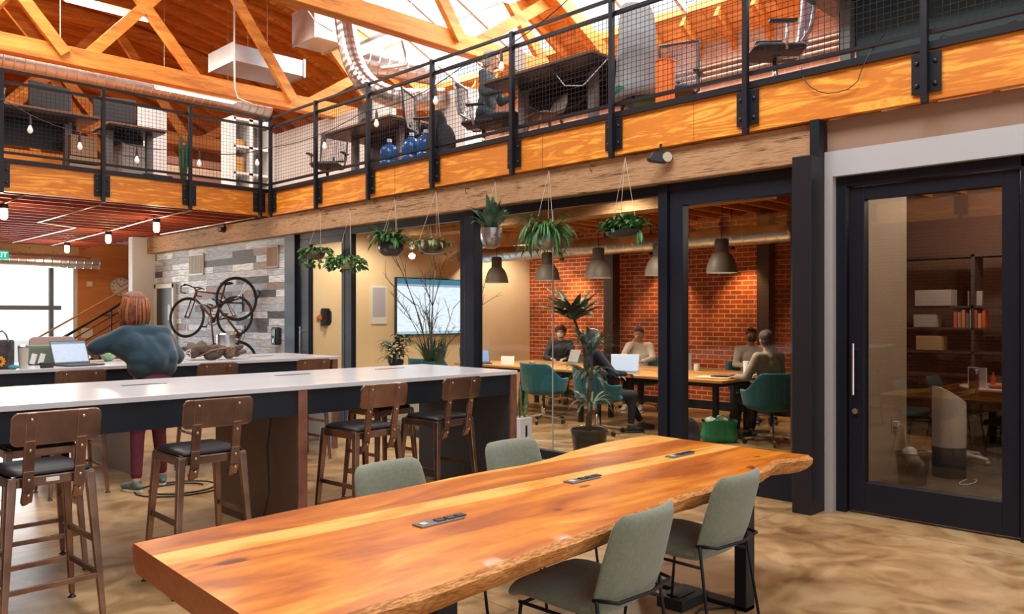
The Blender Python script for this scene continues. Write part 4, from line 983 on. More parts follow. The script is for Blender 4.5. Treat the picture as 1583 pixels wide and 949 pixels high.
# television, wall phone, framed poster on the cream wall
t = thing('television', 'large wall television showing a white document on the cream wall', 'television', (9.2, 11.195, 1.70))
MB().bx(-.87, .87, -.075, -.02, -.50, .50).build('case', BLKPL, t, .006); MB().bx(-.2, .2, -.02, 0, -.2, .2).build('wall_bracket', BLACK, t)
def screenmat(name, top, body_, s=1.0, lines=True):
    m, nt, b = _new(name); N = nt.nodes; L = nt.links; tc = N.new('ShaderNodeTexCoord'); sp = N.new('ShaderNodeSeparateXYZ'); L.new(tc.outputs['Generated'], sp.inputs[0])
    r = ramp(N, [(0, (.35, .55, .65)), (.045, body_), (.86, (.35, .42, .55)), (.90, (.05, .20, .28))]); r.color_ramp.interpolation = 'CONSTANT'; L.new(sp.outputs['Z'], r.inputs['Fac'])
    n = N.new('ShaderNodeTexNoise'); mp = N.new('ShaderNodeMapping'); mp.inputs['Scale'].default_value = (4, 1, 22); L.new(tc.outputs['Generated'], mp.inputs[0]); L.new(mp.outputs[0], n.inputs['Vector']); n.inputs['Scale'].default_value = 2.5
    q = ramp(N, [(.0, (1, 1, 1)), (.56, (1, 1, 1)), (.60, (.75, .83, .90))]); L.new(n.outputs['Fac'], q.inputs['Fac'])
    mx = N.new('ShaderNodeMix'); mx.data_type = 'RGBA'; mx.blend_type = 'MULTIPLY'; mx.inputs[0].default_value = 1; L.new(r.outputs[0], mx.inputs[6]); L.new(q.outputs[0], mx.inputs[7])
    L.new(mx.outputs[2], b.inputs['Emission Color']); b.inputs['Emission Strength'].default_value = s; b.inputs['Base Color'].default_value = (.02, .02, .02, 1); b.inputs['Roughness'].default_value = .2
    return m
TVS = screenmat('television_screen', 0, (.80, .90, .98), 1.0)
MB().bx(-.85, .85, -.0775, -.0755, -.48, .48).build('screen', TVS, t)
t = thing('wall_phone', 'black wall handset with an orange tag on the cream wall beside the left glass door', 'phone', (6.98, 11.2, 1.52))
MB().bx(-.07, .07, -.05, 0, -.14, .14).build('cradle', BLKPL, t, .015); MB().tube([(.03, -.07, -.12), (.045, -.095, -.08), (.045, -.095, .08), (.03, -.07, .12)], .022, 10).build('handset', BLKPL, t, smooth=True)
MB().bx(-.13, -.07, -.03, -.015, -.04, .03).build('orange_tag', mat('orange_tag', (.8, .15, .03), .5), t)
t = thing('wall_poster', 'white framed sheet on the cream wall left of the television', 'poster', (8.02, 11.2, 1.72)); MB().bx(-.16, .16, -.02, 0, -.32, .32).build('frame', PAPER, t, .003); MB().bx(-.13, .13, -.022, -.02, -.2, .29).build('sheet', mat('poster_grey', (.5, .48, .55), .6), t)
tag(MB().box((0, 0, 0), (.012, .30, .11)).build('wall_sign', PAPER, None), 'small white notice on the brick wall above the seated people on the right', 'sign', loc=(11.69, 5.55, 1.62))
# spiral duct and hanging hoops in the meeting room
def duct(name, label, p0, p1, r_, parent=None, ribs=.16):
    p0, p1 = V(p0), V(p1); n = int((p1-p0).length/ribs); pts = []; rs = []
    for k in range(n+1):
        q = p0+(p1-p0)*k/n; e = (p1-p0).normalized()*.008
        pts += [q-e*2.5, q-e, q, q+e, q+e*2.5]; rs += [r_, r_, r_*1.03, r_, r_]
    o = MB().tube(pts, rs, 20).build(name, GALV, parent, smooth='auto')
    if label: tag(o, label, 'duct')
    return o
duct('spiral_duct', 'round galvanised duct running below the meeting room ceiling', (9.9, 4.3, 2.62), (9.9, 11.15, 2.62), .13)
# pendant lamps
def make_pendant(label):
    t = thing('pendant_lamp', label, 'lamp', (0, 0, 0), 0, 'bell pendant lamps over the meeting tables')
    PG = mat('pendant_grey', (.20, .165, .13), .5, noise=.15, nscale=6)
    MB().lathe([(.19, 0), (.188, .03), (.175, .10), (.15, .17), (.115, .225), (.085, .25), (.08, .25), (.11, .215), (.145, .16), (.17, .10), (.183, .03), (.185, 0)], n=28, cap=False).build('lamp_shade', PG, t, smooth=True)
    MB().lathe([(.083, .245), (.085, .25), (.085, .40), (.07, .42), (0, .42)], n=24).build('cap', mat('pendant_cap', (.12, .09, .07), .6), t, smooth='auto')
    MB().cyl((0, 0, .42), (0, 0, 1.31), .005, n=6).build('cord', BLKPL, t)
    MB().lathe([(0, .0305), (.178, .03), (.178, .034), (0, .036)], n=24).build('diffuser', emis('pendant_glow', (1, .92, .78), 3.5), t)
    return t
p0 = None
for x, y, lb in ((8.85, 5.2, 'bell pendant lamp seen through the sliding door, rightmost of the row'), (8.85, 6.12, 'bell pendant lamp partly behind the door post, second from the right'), (8.85, 7.14, 'bell pendant lamp above the navy-clad person, middle of the row'),
                 (8.95, 8.2, 'bell pendant lamp directly below the spider plant planter'), (9.05, 9.4, 'bell pendant lamp leftmost of the row, beside the dark post')):
    if p0 is None: p0 = make_pendant(lb); p0.location = (x, y, 2.07)
    else: dup(p0, (x, y, 2.07), 0, lb)
    plight('pendant_light', (x, y, 2.062), 60, SOFT, .12, 'SPOT', (0, 0, 0), 2.5)
for y in (4.9, 6.4, 7.9, 9.9):   # wall washers on the brick
    plight('brick_wall_washer', (11.2, y, 2.55), 80, (1, .60, .26), .06, 'SPOT', (0, math.radians(-20), 0), 1.5)
    mb = MB(); mb.cyl((11.2, y, 2.56), (11.17, y, 2.72), .045, n=14); mb.cyl((11.17, y, 2.70), (11.17, y, 3.38), .01, n=6)
    tag(mb.build('spot_lamp', BLACK, None, smooth='auto'), 'small black wall-washing spot lamp hanging close to the brick wall', 'lamp', 'wall-washing spot lamps by the brick wall')
for x, y in ((7.4, 10.3), (7.4, 8.2), (7.6, 6.0), (10.6, 10.4)): plight('room_fill_light', (x, y, 3.05), 110, SOFT, .12, 'SPOT', (0, 0, 0), 2.7)  # added fill spots with no fixtures, to light the meeting room walls
# ================================================================== PLANTS
def pot_round(r, h, rim=.006, foot=.35): return [(r*foot, 0), (r*.75, h*.18), (r*.96, h*.5), (r, h*.8), (r*.95, h), (r*.95-rim, h), (r*.9, h*.75), (0, h*.72)]
def tuft(mb, c, n, L, wd, spread=.9, droop=1.0, up=.6, seed=0, r0=.03, jit=.35):
    rd = random.Random(seed)
    for k in range(n):
        a = rd.uniform(0, 2*PI); e = up*rd.uniform(.5, 1.5); d = V((math.cos(a)*spread, math.sin(a)*spread, e))
        mb.leaf(V(c)+V((math.cos(a)*r0, math.sin(a)*r0, 0)), d, L*rd.uniform(1-jit, 1+jit), wd*rd.uniform(.8, 1.2), droop*rd.uniform(.5, 1.5), 6, rd.uniform(-.4, .4), .15)
HG = None
def hanging(label, x, y, z, pot, potm, fol, leafm, hook_z=3.02, ropes=3, rim_r=.12, rim_z=.12, name='hanging_planter', extra=None):
    t = thing(name, label, 'planter', (x, y, z))
    potm_o = MB().lathe(pot, n=26).build('pot', potm, t, smooth='auto')
    MB().lathe([(0, rim_z-.02), (rim_r*.92, rim_z-.018)], n=20).build('soil', SOIL, t)
    mb = MB(); fol(mb); mb.build('foliage', leafm, t)
    if extra: mb = MB(); extra[0](mb); mb.build('foliage', extra[1], t)
    top = V((XFB-x, 0, hook_z-z))
    for k in range(ropes):
        a = 2*PI*k/ropes+.5; MB().tube([(rim_r*math.cos(a), rim_r*math.sin(a), rim_z), top], .0022, 5).build('rope', ROPE, t)
    MB().tube([top+V((.0, 0, -.02))]+[top+V((.012*math.sin(q), 0, .012-.022*math.cos(q)+.0)) for q in [PI*j/4 for j in range(7)]]+[top+V((.0, 0, .03)), top+V((6.27-XFB, 0, .035))], .003, 6).build('hook', BLACK, t)
    return t
XFB = 6.16
def fern(seed, n=34, L=.22, w_=.03, dr=1.6, up=.9): return lambda mb: tuft(mb, (0, 0, .11), n, L, w_, .9, dr, up, seed, .05)
def viny(seed, n=46, R0=.13, down=.22, sz=.055):
    def f(mb):
        rd = random.Random(seed)
        for k in range(n):
            a = rd.uniform(0, 2*PI); r_ = R0*rd.uniform(.2, 1.25); z = .11+rd.uniform(0, .10)*(1-r_/R0*.6)
            if rd.random() < .45: r_ = R0*rd.uniform(1, 1.25); z = .12-rd.uniform(0, down)
            for j in range(2): mb.leaf((r_*math.cos(a), r_*math.sin(a), z), (math.cos(a+rd.uniform(-1, 1)), math.sin(a+rd.uniform(-1, 1)), rd.uniform(-.5, .6)), sz*rd.uniform(.8, 1.4), sz*.55, .9, 4, rd.uniform(-1, 1), .2)
    return f
hanging('hanging planter with bushy drooping green leaves, leftmost of the row', 6.1, 10.0, 2.33, pot_round(.12, .12), mat('terracotta_dark', (.18, .12, .08), .6), viny(1, 110, .17, .20, .075), LEAF)
hanging('hanging planter in pale bowl with lobed trailing leaves, second from the left', 6.1, 9.25, 2.17, pot_round(.12, .12), mat('pale_bowl', (.50, .42, .32), .4, .4), viny(2, 120, .19, .12, .085), LEAF, 2.95)
hanging('hanging planter in a dark round pot with tall upright fern leaves', 6.1, 8.25, 2.29, pot_round(.165, .15, foot=.5), mat('dark_round_pot', (.09, .09, .10), .25, .7), lambda mb: (tuft(mb, (0, 0, .13), 75, .30, .055, .8, 1.5, 1.5, 3, .07), tuft(mb, (-.1, .05, .15), 14, .30, .012, .4, .6, 1.8, 4, .04)), LEAF, rim_r=.15, rim_z=.14)
hanging('hanging planter in a dark hammered bowl with short yellow-green leaves', 6.1, 7.44, 2.28, pot_round(.175, .145, foot=.5), mat('dark_hammered_bowl', (.14, .12, .11), .3, .8, .3, 10), lambda mb: tuft(mb, (0, 0, .12), 50, .15, .04, 1.0, 1.7, .8, 5, .10), LEAFY, rim_r=.16, rim_z=.135, extra=(viny(15, 24, .17, .22, .05), LEAF))
hanging('hanging planter in a tall silver bowl with pale broad leaves, beside the dark post', 6.1, 6.42, 2.28, pot_round(.125, .22, foot=.4), HAMMER, lambda mb: tuft(mb, (0, 0, .2), 22, .30, .075, .6, .9, 1.2, 6, .04), LEAFB, rim_r=.12, rim_z=.21, extra=(lambda mb: tuft(mb, (0, -.03, .2), 8, .33, .10, .25, .3, 1.6, 61, .03), LEAFD))
def spider(mb):
    tuft(mb, (0, 0, .14), 190, .36, .022, .8, 2.4, 1.3, 7, .07)
    tuft(mb, (-.18, .05, -.02), 16, .16, .014, 1, 1.6, .6, 8, .01); tuft(mb, (.14, -.1, -.04), 16, .15, .014, 1, 1.6, .6, 9, .01)
hanging('hanging planter in a small silver bowl holding a thick spider plant', 6.1, 5.62, 2.22, pot_round(.125, .15, foot=.45), HAMMER, spider, LEAF, 3.04, rim_r=.12, rim_z=.14)
def trayf(mb):
    rd = random.Random(10)
    for k in range(170):
        x = rd.uniform(-.22, .24); y = rd.uniform(-.06, .06); mb.leaf((x, y, .06+rd.uniform(0, .05)), (rd.uniform(-.7, .7), rd.uniform(-.7, .7), rd.uniform(.3, 1.3)), rd.uniform(.10, .20), .055, 1.2, 5, rd.uniform(-1, 1), .2)
    for k in range(9): mb.leaf((-.22+rd.uniform(-.03, .05), 0, .05), (rd.uniform(-.5, .1), rd.uniform(-.3, .3), -.8), .15, .035, .5, 4, 0, .2)
t = thing('hanging_planter', 'hanging long shallow black tray planter with thick glossy leaves, rightmost', 'planter', (6.1, 4.62, 2.28), PI/2-.25)
MB().lathe([(.15, 0), (.23, .03), (.25, .06), (.24, .06), (.22, .035), (0, .03)], n=28, sy=.38).build('pot', DARKPOT, t, smooth='auto')
mb = MB(); trayf(mb); mb.build('foliage', LEAF, t)
for k in range(3):
    sx = (-.2, .2, 0)[k]; MB().tube([(sx, .05*(k == 2), .06), (0, -.02, .75)], .0022, 5).build('rope', ROPE, t)
MB().tube([(0, -.02, .73), (.01, -.02, .76), (0, -.02, .78), (0, -.18, .79)], .003, 6).build('hook', BLACK, t)
# bare hooks along the timber beam
HK = []
for k, (y, z) in enumerate(((9.9, 3.0), (6.95, 2.98), (5.1, 3.0), (8.75, 3.03))):
    mb = MB(); mb.tube([(6.27, y, z+.03), (6.2, y, z+.03), (6.19, y, z+.01), (6.2, y, z-.02), (6.215, y, z-.03), (6.22, y, z-.01)], .004, 6)
    tag(mb.build('ceiling_hook', BLACK, None, smooth=True), ('empty black hook on the timber beam left of the leftmost rope', 'empty black hook on the timber beam above the dark post', 'empty black hook on the timber beam between the spider plant and the tray planter', 'empty black hook on the timber beam left of the dark round pot')[k], 'hook')
# dracaena in a black pot, just inside the glass
t = thing('potted_plant', 'tall dracaena with bare stems and spiky leaf crowns in a black pot, inside the glass', 'plant', (6.88, 5.68, 0))
MB().lathe([(.15, 0), (.165, .02), (.20, .27), (.205, .27), (.205, .30), (.19, .30), (.185, .26), (0, .255)], n=28).build('pot', DARKPOT, t, smooth='auto')
MB().lathe([(0, .258), (.184, .256)], n=24).build('soil', SOIL, t)
st = [((.02, 0, .25), (.0, .02, .7), (-.03, .05, 1.2), (-.12, .12, 1.52)), ((-.03, .02, .25), (-.02, -.02, .6), (.01, -.03, .95), (0, -.02, 1.18)), ((.05, .03, .25), (.08, .04, .42), (.10, .05, .56))]
for p in st: MB().tube(p, .015, 8).build('stem', STEMM, t, smooth=True)
mb = MB(); tuft(mb, (-.12, .12, 1.50), 64, .42, .058, .95, .55, 1.0, 11, .02); tuft(mb, (0, -.02, 1.15), 46, .36, .045, .8, 1.0, 1.2, 12, .02); tuft(mb, (-.01, 0, .85), 34, .34, .04, .7, 1.8, .9, 13, .02); tuft(mb, (.10, .05, .55), 22, .38, .035, .9, 1.4, .8, 14, .02)
mb.build('foliage', mat('dracaena_leaf', (.075, .13, .08), .4, noise=.6, nscale=14), t)
# plants on a low cabinet inside the left glass
t = thing('sideboard', 'low pale sideboard inside the glass carrying the wiry plants', 'cabinet', (6.95, 8.55, 0))
MB().bx(-.2, .2, -1.15, 1.05, .08, .80).build('body', mat('sideboard_pale', (.5, .46, .4), .5), t, .004)
for k in range(3): MB().bx(-.212, -.2, -1.13+.725*k, -.42+.725*k, .1, .78).build('door', MATS['sideboard_pale'], t, .003)
for x in (-.15, .15):
    for y in (-1.1, 1.0): MB().bx(x-.02, x+.02, y-.02, y+.02, 0, .08).build('leg', BLACK, t)
def twigs(mb, c, n, Hh, spread, seed, r0=.006, lev=2):
    rd = random.Random(seed)
    def br(p, d, L, r_, lv):
        pts = [p]; q = p; a = d
        for k in range(5): a = (a+V((rd.uniform(-.12, .12), rd.uniform(-.12, .12), rd.uniform(-.05, .08)))).normalized(); q = q+a*L/5; pts.append(q)
        mb.tube(pts, [r_*(1-.13*k) for k in range(6)], 5)
        if lv > 0:
            for k in range(4):
                s_ = pts[rd.randint(2, 5)]; br(s_, (a+V((rd.uniform(-1.1, 1.1), rd.uniform(-1.1, 1.1), rd.uniform(-.2, .8)))).normalized(), L*rd.uniform(.28, .45), r_*.6, lv-1)
    for k in range(n):
        a = rd.uniform(0, 2*PI); br(V(c)+V((.03*math.cos(a), .03*math.sin(a), 0)), V((spread*math.cos(a), spread*math.sin(a), 1)).normalized(), Hh*rd.uniform(.75, 1), r0, lev)
t = thing('potted_plant', 'tall wiry branching plant in front of the television, in a green pot', 'plant', (6.95, 8.5, .80))
MB().lathe([(.11, 0), (.13, .10), (.135, .13), (.125, .13), (.115, .10), (0, .1)], n=22).build('pot', mat('green_pot', (.03, .16, .12), .35), t, smooth='auto')
mb = MB(); twigs(mb, (0, 0, .1), 3, 1.42, .10, 21, .013, 2); twigs(mb, (0, 0, .1), 6, 1.05, .7, 22, .009, 2); mb.build('stem', mat('twig_olive', (.09, .075, .04), .7), t, smooth=True)
mb = MB(); tuft(mb, (0, 0, .1), 90, .34, .014, .45, .7, 1.5, 23, .07); tuft(mb, (.02, -.16, .1), 50, .32, .014, .4, .6, 1.5, 24, .05); mb.build('foliage', LEAFD, t)
t = thing('potted_plant', 'spiky dark green bush at the left end of the sideboard', 'plant', (6.95, 9.28, .80))
MB().lathe(pot_round(.11, .12), n=20).build('pot', DARKPOT, t, smooth='auto'); mb = MB()
for k in range(7): tuft(mb, (random.uniform(-.08, .08), random.uniform(-.12, .12), .12+.05*k), 20, .20, .03, .9, 1.2, .7, 30+k, .02)
mb.build('foliage', LEAFD, t)
t = thing('potted_cactus', 'small two-armed cactus in a green glass at the right end of the sideboard', 'plant', (6.95, 7.86, .80)); MB().lathe([(.035, 0), (.045, .09), (0, .09)], n=14).build('pot', mat('dark_green_pot', (.02, .08, .05), .3), t, smooth='auto')
mb = MB(); mb.tube([(0, 0, .08), (0, .03, .2), (0, .04, .33)], .016, 8); mb.tube([(0, .02, .18), (0, -.05, .22), (0, -.06, .27)], .012, 8); mb.build('stem', LEAF, t, smooth=True)
mb = MB(); mb.ell((0, 0, .03), (.03, .035, .03)); mb.ell((0, .01, .075), (.022, .022, .025)); mb.ell((0, -.035, .045), (.012, .02, .012)); tag(remesh(mb, 'figurine', mat('terracotta_figure', (.62, .20, .10), .5), None, .005, 2), 'small terracotta figurine on the sideboard by the dark post', 'figurine', loc=(6.9, 8.02, .80))
# snake plant in a white stand planter, outside the glass near the bar end
t = thing('potted_plant', 'snake plant in a white box planter on legs, by the front bar end', 'plant', (6.05, 5.93, 0))
MB().bx(-.09, .09, -.09, .09, .16, .48).build('planter_box', mat('planter_white', (.62, .60, .58), .5), t, .006)
q = MB()
MB().bx(-.012, .012, -.095, -.09, .22, .40).build('slot', BLACK, t)
for x in (-.08, .08):
    for y in (-.08, .08): MB().bar((x, y, .2), (x*1.1, y*1.1, 0), .02, .02, (0, 1, 0)).build('leg', BLACK, t)
mb = MB(); rd = random.Random(40)
for k in range(20): a = rd.uniform(0, 6.28); mb.leaf((.05*math.cos(a), .05*math.sin(a), .46), (.12*math.cos(a), .12*math.sin(a), 1), rd.uniform(.26, .48), .042, .02, 6, rd.uniform(-2, 2), .3)
mb.build('foliage', mat('snake_leaf', (.13, .20, .07), .45, noise=.6, nscale=24), t)

# ================================================================== BACK BAR ITEMS
ZB = 1.071
laptop('open laptop showing a white page on the back bar, left of the standing person', (2.52, 8.33, ZB), .25, 1.95, mat('laptop_dark', (.10, .10, .11), .35, .6), screenmat('laptop_page', 0, (.62, .70, .86), .8), s=1.1)
bottle('tumbler', 'cream travel tumbler left of the open laptop', (2.02, 8.22, ZB), [(.035, 0), (.045, .19), (0, .19)], mat('cream_tumbler', (.55, .50, .42), .4), STEEL, [(.047, .19), (.047, .20), (.03, .212), (0, .212)], 'tumbler')
t = thing('tote_bag', 'dark tote with a sunflower print at the left end of the back bar', 'bag', (1.84, 8.30, ZB), -.5)
mb = MB(); mb.box((0, 0, .13), (.24, .12, .26)); mb.build('bag_body', mat('tote_dark', (.06, .055, .05), .8, noise=.5, nscale=14), t, .02)
mb = MB()
for k in range(12): a = k*PI/6; mb.ell((.03+.035*math.cos(a), -.066, .07+.035*math.sin(a)), (.018, .004, .010), (0, -a, 0), 8, 5)
mb.build('sunflower_print', mat('sunflower_orange', (.85, .32, .03), .7), t); MB().ell((.03, -.068, .07), (.018, .005, .018)).build('print_centre', BLKPL, t)
for k in (-.05, .05): MB().tube([(k-.06, -.05, .24), (k-.04, -.055, .32), (k, -.055, .34), (k+.03, -.055, .31), (k+.05, -.05, .24)], .008, 6).build('handle', mat('strap_grey', (.22, .22, .20), .8), t)
t = thing('storage_box', 'sage green lunch bag with white tags behind the cream tumbler', 'bag', (2.30, 8.75, ZB), -.4); MB().box((0, 0, .095), (.26, .16, .19)).build('bag_body', mat('lunch_green', (.13, .17, .12), .7), t, .03)
for k in (-.05, .02): MB().box((k, -.084, .06), (.045, .006, .10), (0, .25, 0)).build('tag', PAPER, t)
tag(MB().lathe([(.06, 0), (.07, .04), (.07, .05), (0, .05)], n=16, sy=.5).build('glasses_case', CHARF, None, .005), 'flat dark glasses case between the tumbler and the laptop', 'case', loc=(2.20, 8.18, ZB), rz=.3)
tag(MB().ell((0, 0, .02), (.045, .03, .022)).build('cloth', mat('blue_cloth', (.06, .28, .34), .9), None), 'small crumpled blue cloth at the foot of the cream tumbler', 'cloth', loc=(1.93, 8.15, ZB))
mb = MB(); [mb.ell((random.uniform(-.26, .26), random.uniform(-.1, .1), .04+random.uniform(0, .09)), (random.uniform(.05, .15), random.uniform(.03, .07), random.uniform(.025, .05)), (random.uniform(-.7, .7), random.uniform(-.7, .7), random.uniform(0, 3)), 12, 8) for k in range(26)]
bgm = mat('brown_jacket', (.085, .055, .04), .75, noise=.6, nscale=9, bump=.4, bscale=40)
t = thing('jacket', 'crumpled dark brown jacket and bag heap on the back bar right of the person', 'jacket', (3.92, 8.42, ZB), -.3); remesh(mb, 'jacket_body', bgm, t, .012, 3, .03)
for k in range(3): MB().tube([(-.2+.15*k, -.10, .04), (-.1+.1*k, -.14, .1+.02*k), (.05+.05*k, -.12, .13), (.15, -.10, .05)], .009, 6).build('strap', mat('strap_brown', (.26, .14, .08), .7), t)
mb = MB()
for k in range(4): mb.tube([(3.48+.07*math.cos(a+k), 8.25+.05*math.sin(a+k), ZB+.012+.03*k+.02*math.sin(a*2+k)) for a in [2*PI*j/16 for j in range(16)]], .004, 6, closed=True)
tag(mb.build('charging_cable', mat('cable_white', (.7, .7, .68), .5), None, smooth=True), 'coiled white charging cable on the back bar beside the brown jacket', 'cable')
t = thing('metal_canister', 'brushed steel canister with a brown handle behind the brown jacket on the back bar', 'canister', (4.35, 9.12, ZB), .5); MB().lathe([(.10, 0), (.105, .01), (.105, .25), (.09, .265), (0, .27)], n=24).build('body', STEEL, t, smooth='auto'); MB().tube([(.10, 0, .05), (.16, 0, .08), (.16, 0, .18), (.10, 0, .22)], .014, 8).build('handle', bgm, t, smooth=True)
t = thing('potted_plant', 'leafy green plant behind the laptop, seen under the raised teal sleeve', 'plant', (3.0, 9.0, ZB)); MB().lathe(pot_round(.08, .10), n=18).build('pot', WHITE, t, smooth='auto'); mb = MB(); tuft(mb, (0, 0, .09), 22, .20, .085, .9, 1.3, .8, 50, .03); mb.build('foliage', mat('bright_leaf', (.10, .34, .08), .45, noise=.3, nscale=9), t)
tag(MB().extr(rrect(.44, .40, .05), (0, 0, .22), (1, 0, 0), (0, 0, 1), (0, 1, 0), .03).build('chair_back', mat('pale_brown_back', (.42, .30, .26), .6), None, .006), 'pale brown chair back standing behind the back bar near the window', 'chair', loc=(2.62, 9.55, .90))
MB().bx(-.16, .16, -.02, .02, -.9, .05).build('frame', BLACK, bpy.data.objects['chair_back'])

# ================================================================== BIKES ON THE PLANK WALL
TYRE = mat('tyre_rubber', (.02, .02, .02), .7); SPOKE = mat('spoke', (.4, .4, .4), .3, .9)
def wheel(par, c, r_, ax, name='wheel'):
    """ax : axle direction (local)"""
    ax = V(ax).normalized(); u = V((0, 0, 1)); u = (u-ax*u.dot(ax)).normalized(); w_ = ax.cross(u); c = V(c)
    P = lambda a, q: c+(u*math.cos(a)+w_*math.sin(a))*q
    o = MB().tube([P(2*PI*k/40, r_-.016) for k in range(40)], .0175, 8, closed=True).build(name, TYRE, par, smooth=True)
    MB().tube([P(2*PI*k/40, r_-.038) for k in range(40)], .009, 6, closed=True).build('rim', BLKPL, o, smooth=True)
    mb = MB(); [mb.tube([c+ax*.02*(1 if k % 2 else -1), P(2*PI*k/24, r_-.04)], .0012, 3) for k in range(24)]; mb.build('spokes', SPOKE, o)
    MB().cyl(c-ax*.045, c+ax*.045, .02, n=10).build('hub', SPOKE, o)
def bike(label, loc, M_, fcol, r_=.345, base=1.0, drop=False, extra=True):
    """local bike: x forward, z up, y across; M_ is a 3x3 orientation"""
    t = thing('bicycle', label, 'bicycle', loc); t.rotation_euler = M_.to_euler()
    fm = mat('frame_'+label.split()[0], fcol, .35, .3)
    rw, fw = V((-base/2+.0, 0, 0)), V((base/2, 0, 0)); wheel(t, rw, r_, (0, 1, 0), 'rear_wheel'); wheel(t, fw, r_, (0, 1, 0), 'front_wheel')
    bb = V((-.08, 0, -.06)); seat = V((-.22, 0, .42)); ht = V((base/2-.16, 0, .44)); hb = V((base/2-.12, 0, .32))
    f = MB(); f.tube([bb, hb], .018, 8); f.tube([bb, seat], .015, 8); f.tube([seat-V((0, 0, .04)), ht], .014, 8); f.tube([ht, hb], .02, 8)
    for s in (-1, 1): f.tube([bb, rw+V((0, s*.05, 0))], .009, 6); f.tube([seat-V((0, 0, .05)), rw+V((0, s*.05, 0))], .008, 6)
    f.build('frame', fm, t, smooth=True)
    f = MB(); [f.tube([hb, hb+V((.02, s*.05, -.03)), fw+V((0, s*.05, 0))], .010, 6) for s in (-1, 1)]; f.build('fork', BLKPL, t, smooth=True)
    MB().tube([seat, seat+V((-.03, 0, .12))], .012, 8).build('seat_post', BLKPL, t); MB().ell(seat+V((-.05, 0, .14)), (.13, .06, .025)).build('saddle', BLKPL, t, smooth=True)
    hbm = MB(); q = ht+V((.05, 0, .06)); hbm.tube([ht, q], .012, 8)
    pts = [q+V((.0, -.27, .02)), q+V((.02, -.12, .03)), q, q+V((.02, .12, .03)), q+V((.0, .27, .02))]; hbm.tube(pts, .012, 8)
    if drop: [hbm.tube([q+V((.02, s*.2, .02)), q+V((.10, s*.21, .0)), q+V((.10, s*.21, -.10)), q+V((.0, s*.21, -.12))], .012, 8) for s in (-1, 1)]
    hbm.build('handlebar', BLKPL, t, smooth=True)
    cr = MB(); cr.tube([bb+V((.095*math.cos(a), .045, .095*math.sin(a))) for a in [2*PI*k/24 for k in range(24)]], .006, 5, closed=True); cr.cyl(bb+V((0, .04, 0)), bb+V((0, .05, 0)), .05, n=14); cr.build('chainring', BLKPL, t)
    for s in (-1, 1): c_ = MB(); c_.bar(bb+V((0, s*.06, 0)), bb+V((s*.12, s*.075, -s*.12)), .022, .014); c_.build('crank', SPOKE, t); MB().box(bb+V((s*.12, s*.12, -s*.12)), (.08, .08, .02)).build('pedal', BLKPL, t)
    return t
# hung vertically by its front wheel, sticking out from the wall
Mv = Matrix(((0, 0, -1), (0, -1, 0), (1, 0, 0))).transposed(); Mv = Matrix(((0, 0, -1), (0, 1, 0), (1, 0, 0)))
b1 = bike('brown bicycle hung upright by its front wheel on the plank wall', (6.02, 12.25, 1.30), Mv, (.20, .08, .04), .355, 1.02)
MB().tube([(.52, 0, -.36), (.62, 0, -.40), (.66, 0, -.36)], .01, 6).build('wall_hook', BLACK, b1)
d_ = V((-.50, .86, -.02)).normalized(); z_ = V((.0, .0, 1)); y_ = z_.cross(d_).normalized(); z_ = d_.cross(y_)
M2 = Matrix((d_, y_, z_)).transposed() @ Matrix.Rotation(.12, 3, 'X')
bike('orange-and-black bicycle hanging level with drop handlebars, left of the upright one', (6.0, 13.15, 1.52), M2, (.16, .05, .025), .345, .92, True)
t = thing('bicycle_rack', 'black wall rack arms holding the level bicycle', 'rack', (6.42, 12.95, 1.75)); MB().bx(-.02, 0, -.12, .12, -.15, .15).build('wall_plate', BLACK, t)
for s in (-.08, .08): MB().tube([(0, s, 0), (-.35, s, .02), (-.45, s, .07)], .012, 8).build('arm', BLACK, t)
# wall vents, dispenser
def vent(label, y0, y1, z0, z1, m, n=9, vert=True):
    t = thing('wall_vent', label, 'vent', (6.42, (y0+y1)/2, (z0+z1)/2)); a, c = (y1-y0)/2, (z1-z0)/2
    MB().bx(-.03, 0, -a, a, -c, c).build('frame', m, t, .006); q = MB()
    for k in range(n): yy = -a+.04+(2*a-.08)*k/(n-1); q.box((-.034, yy, 0), (.010, .012, 2*c-.07), (0, 0, .5))
    q.build('louvres', m, t)
vent('white louvred air vent high on the grey plank wall, above the level bicycle', 14.33, 14.93, 2.28, 2.68, mat('vent_white', (.62, .62, .60), .5))
vent('small white-framed brown speaker grille at the right top of the plank wall', 11.62, 11.98, 2.30, 2.66, mat('grille_brown', (.40, .27, .2), .6), 14)
t = thing('soap_dispenser', 'black wall dispenser low on the right of the plank wall', 'dispenser', (6.42, 11.62, 1.22)); MB().bx(-.11, 0, -.09, .09, -.14, .14).build('case', mat('glossy_black', (.012, .02, .025), .15), t, .03); MB().bx(-.112, -.11, -.03, .03, -.1, -.04).build('window', STEEL, t)
# wall clock, thermostat, switches on the timber wall
t = thing('wall_clock', 'round white wall clock on the orange timber wall', 'clock', (7.27, 20.97, 2.25))
RX = Matrix.Rotation(PI/2, 3, 'X')
MB().lathe([(.23, 0), (.25, .015), (.25, .04), (.225, .045), (.225, .03), (0, .03)], n=36, rot=RX).build('case', mat('clock_rim', (.55, .55, .55), .3, .5), t, smooth='auto'); MB().lathe([(0, .032), (.224, .032)], n=36, rot=RX).build('dial', PAPER, t)
q = MB(); [q.box((.185*math.sin(k*PI/6), -.034, .185*math.cos(k*PI/6)), (.018, .004, .035), (0, k*PI/6, 0)) for k in range(12)]; q.build('hour_marks', BLKPL, t)
for nm, a, l in (('minute_hand', 1.05, .17), ('hour_hand', -.75, .17)): MB().box((.5*l*math.sin(a), -.037, .5*l*math.cos(a)), (.014, .004, l), (0, a, 0)).build(nm, BLKPL, t)
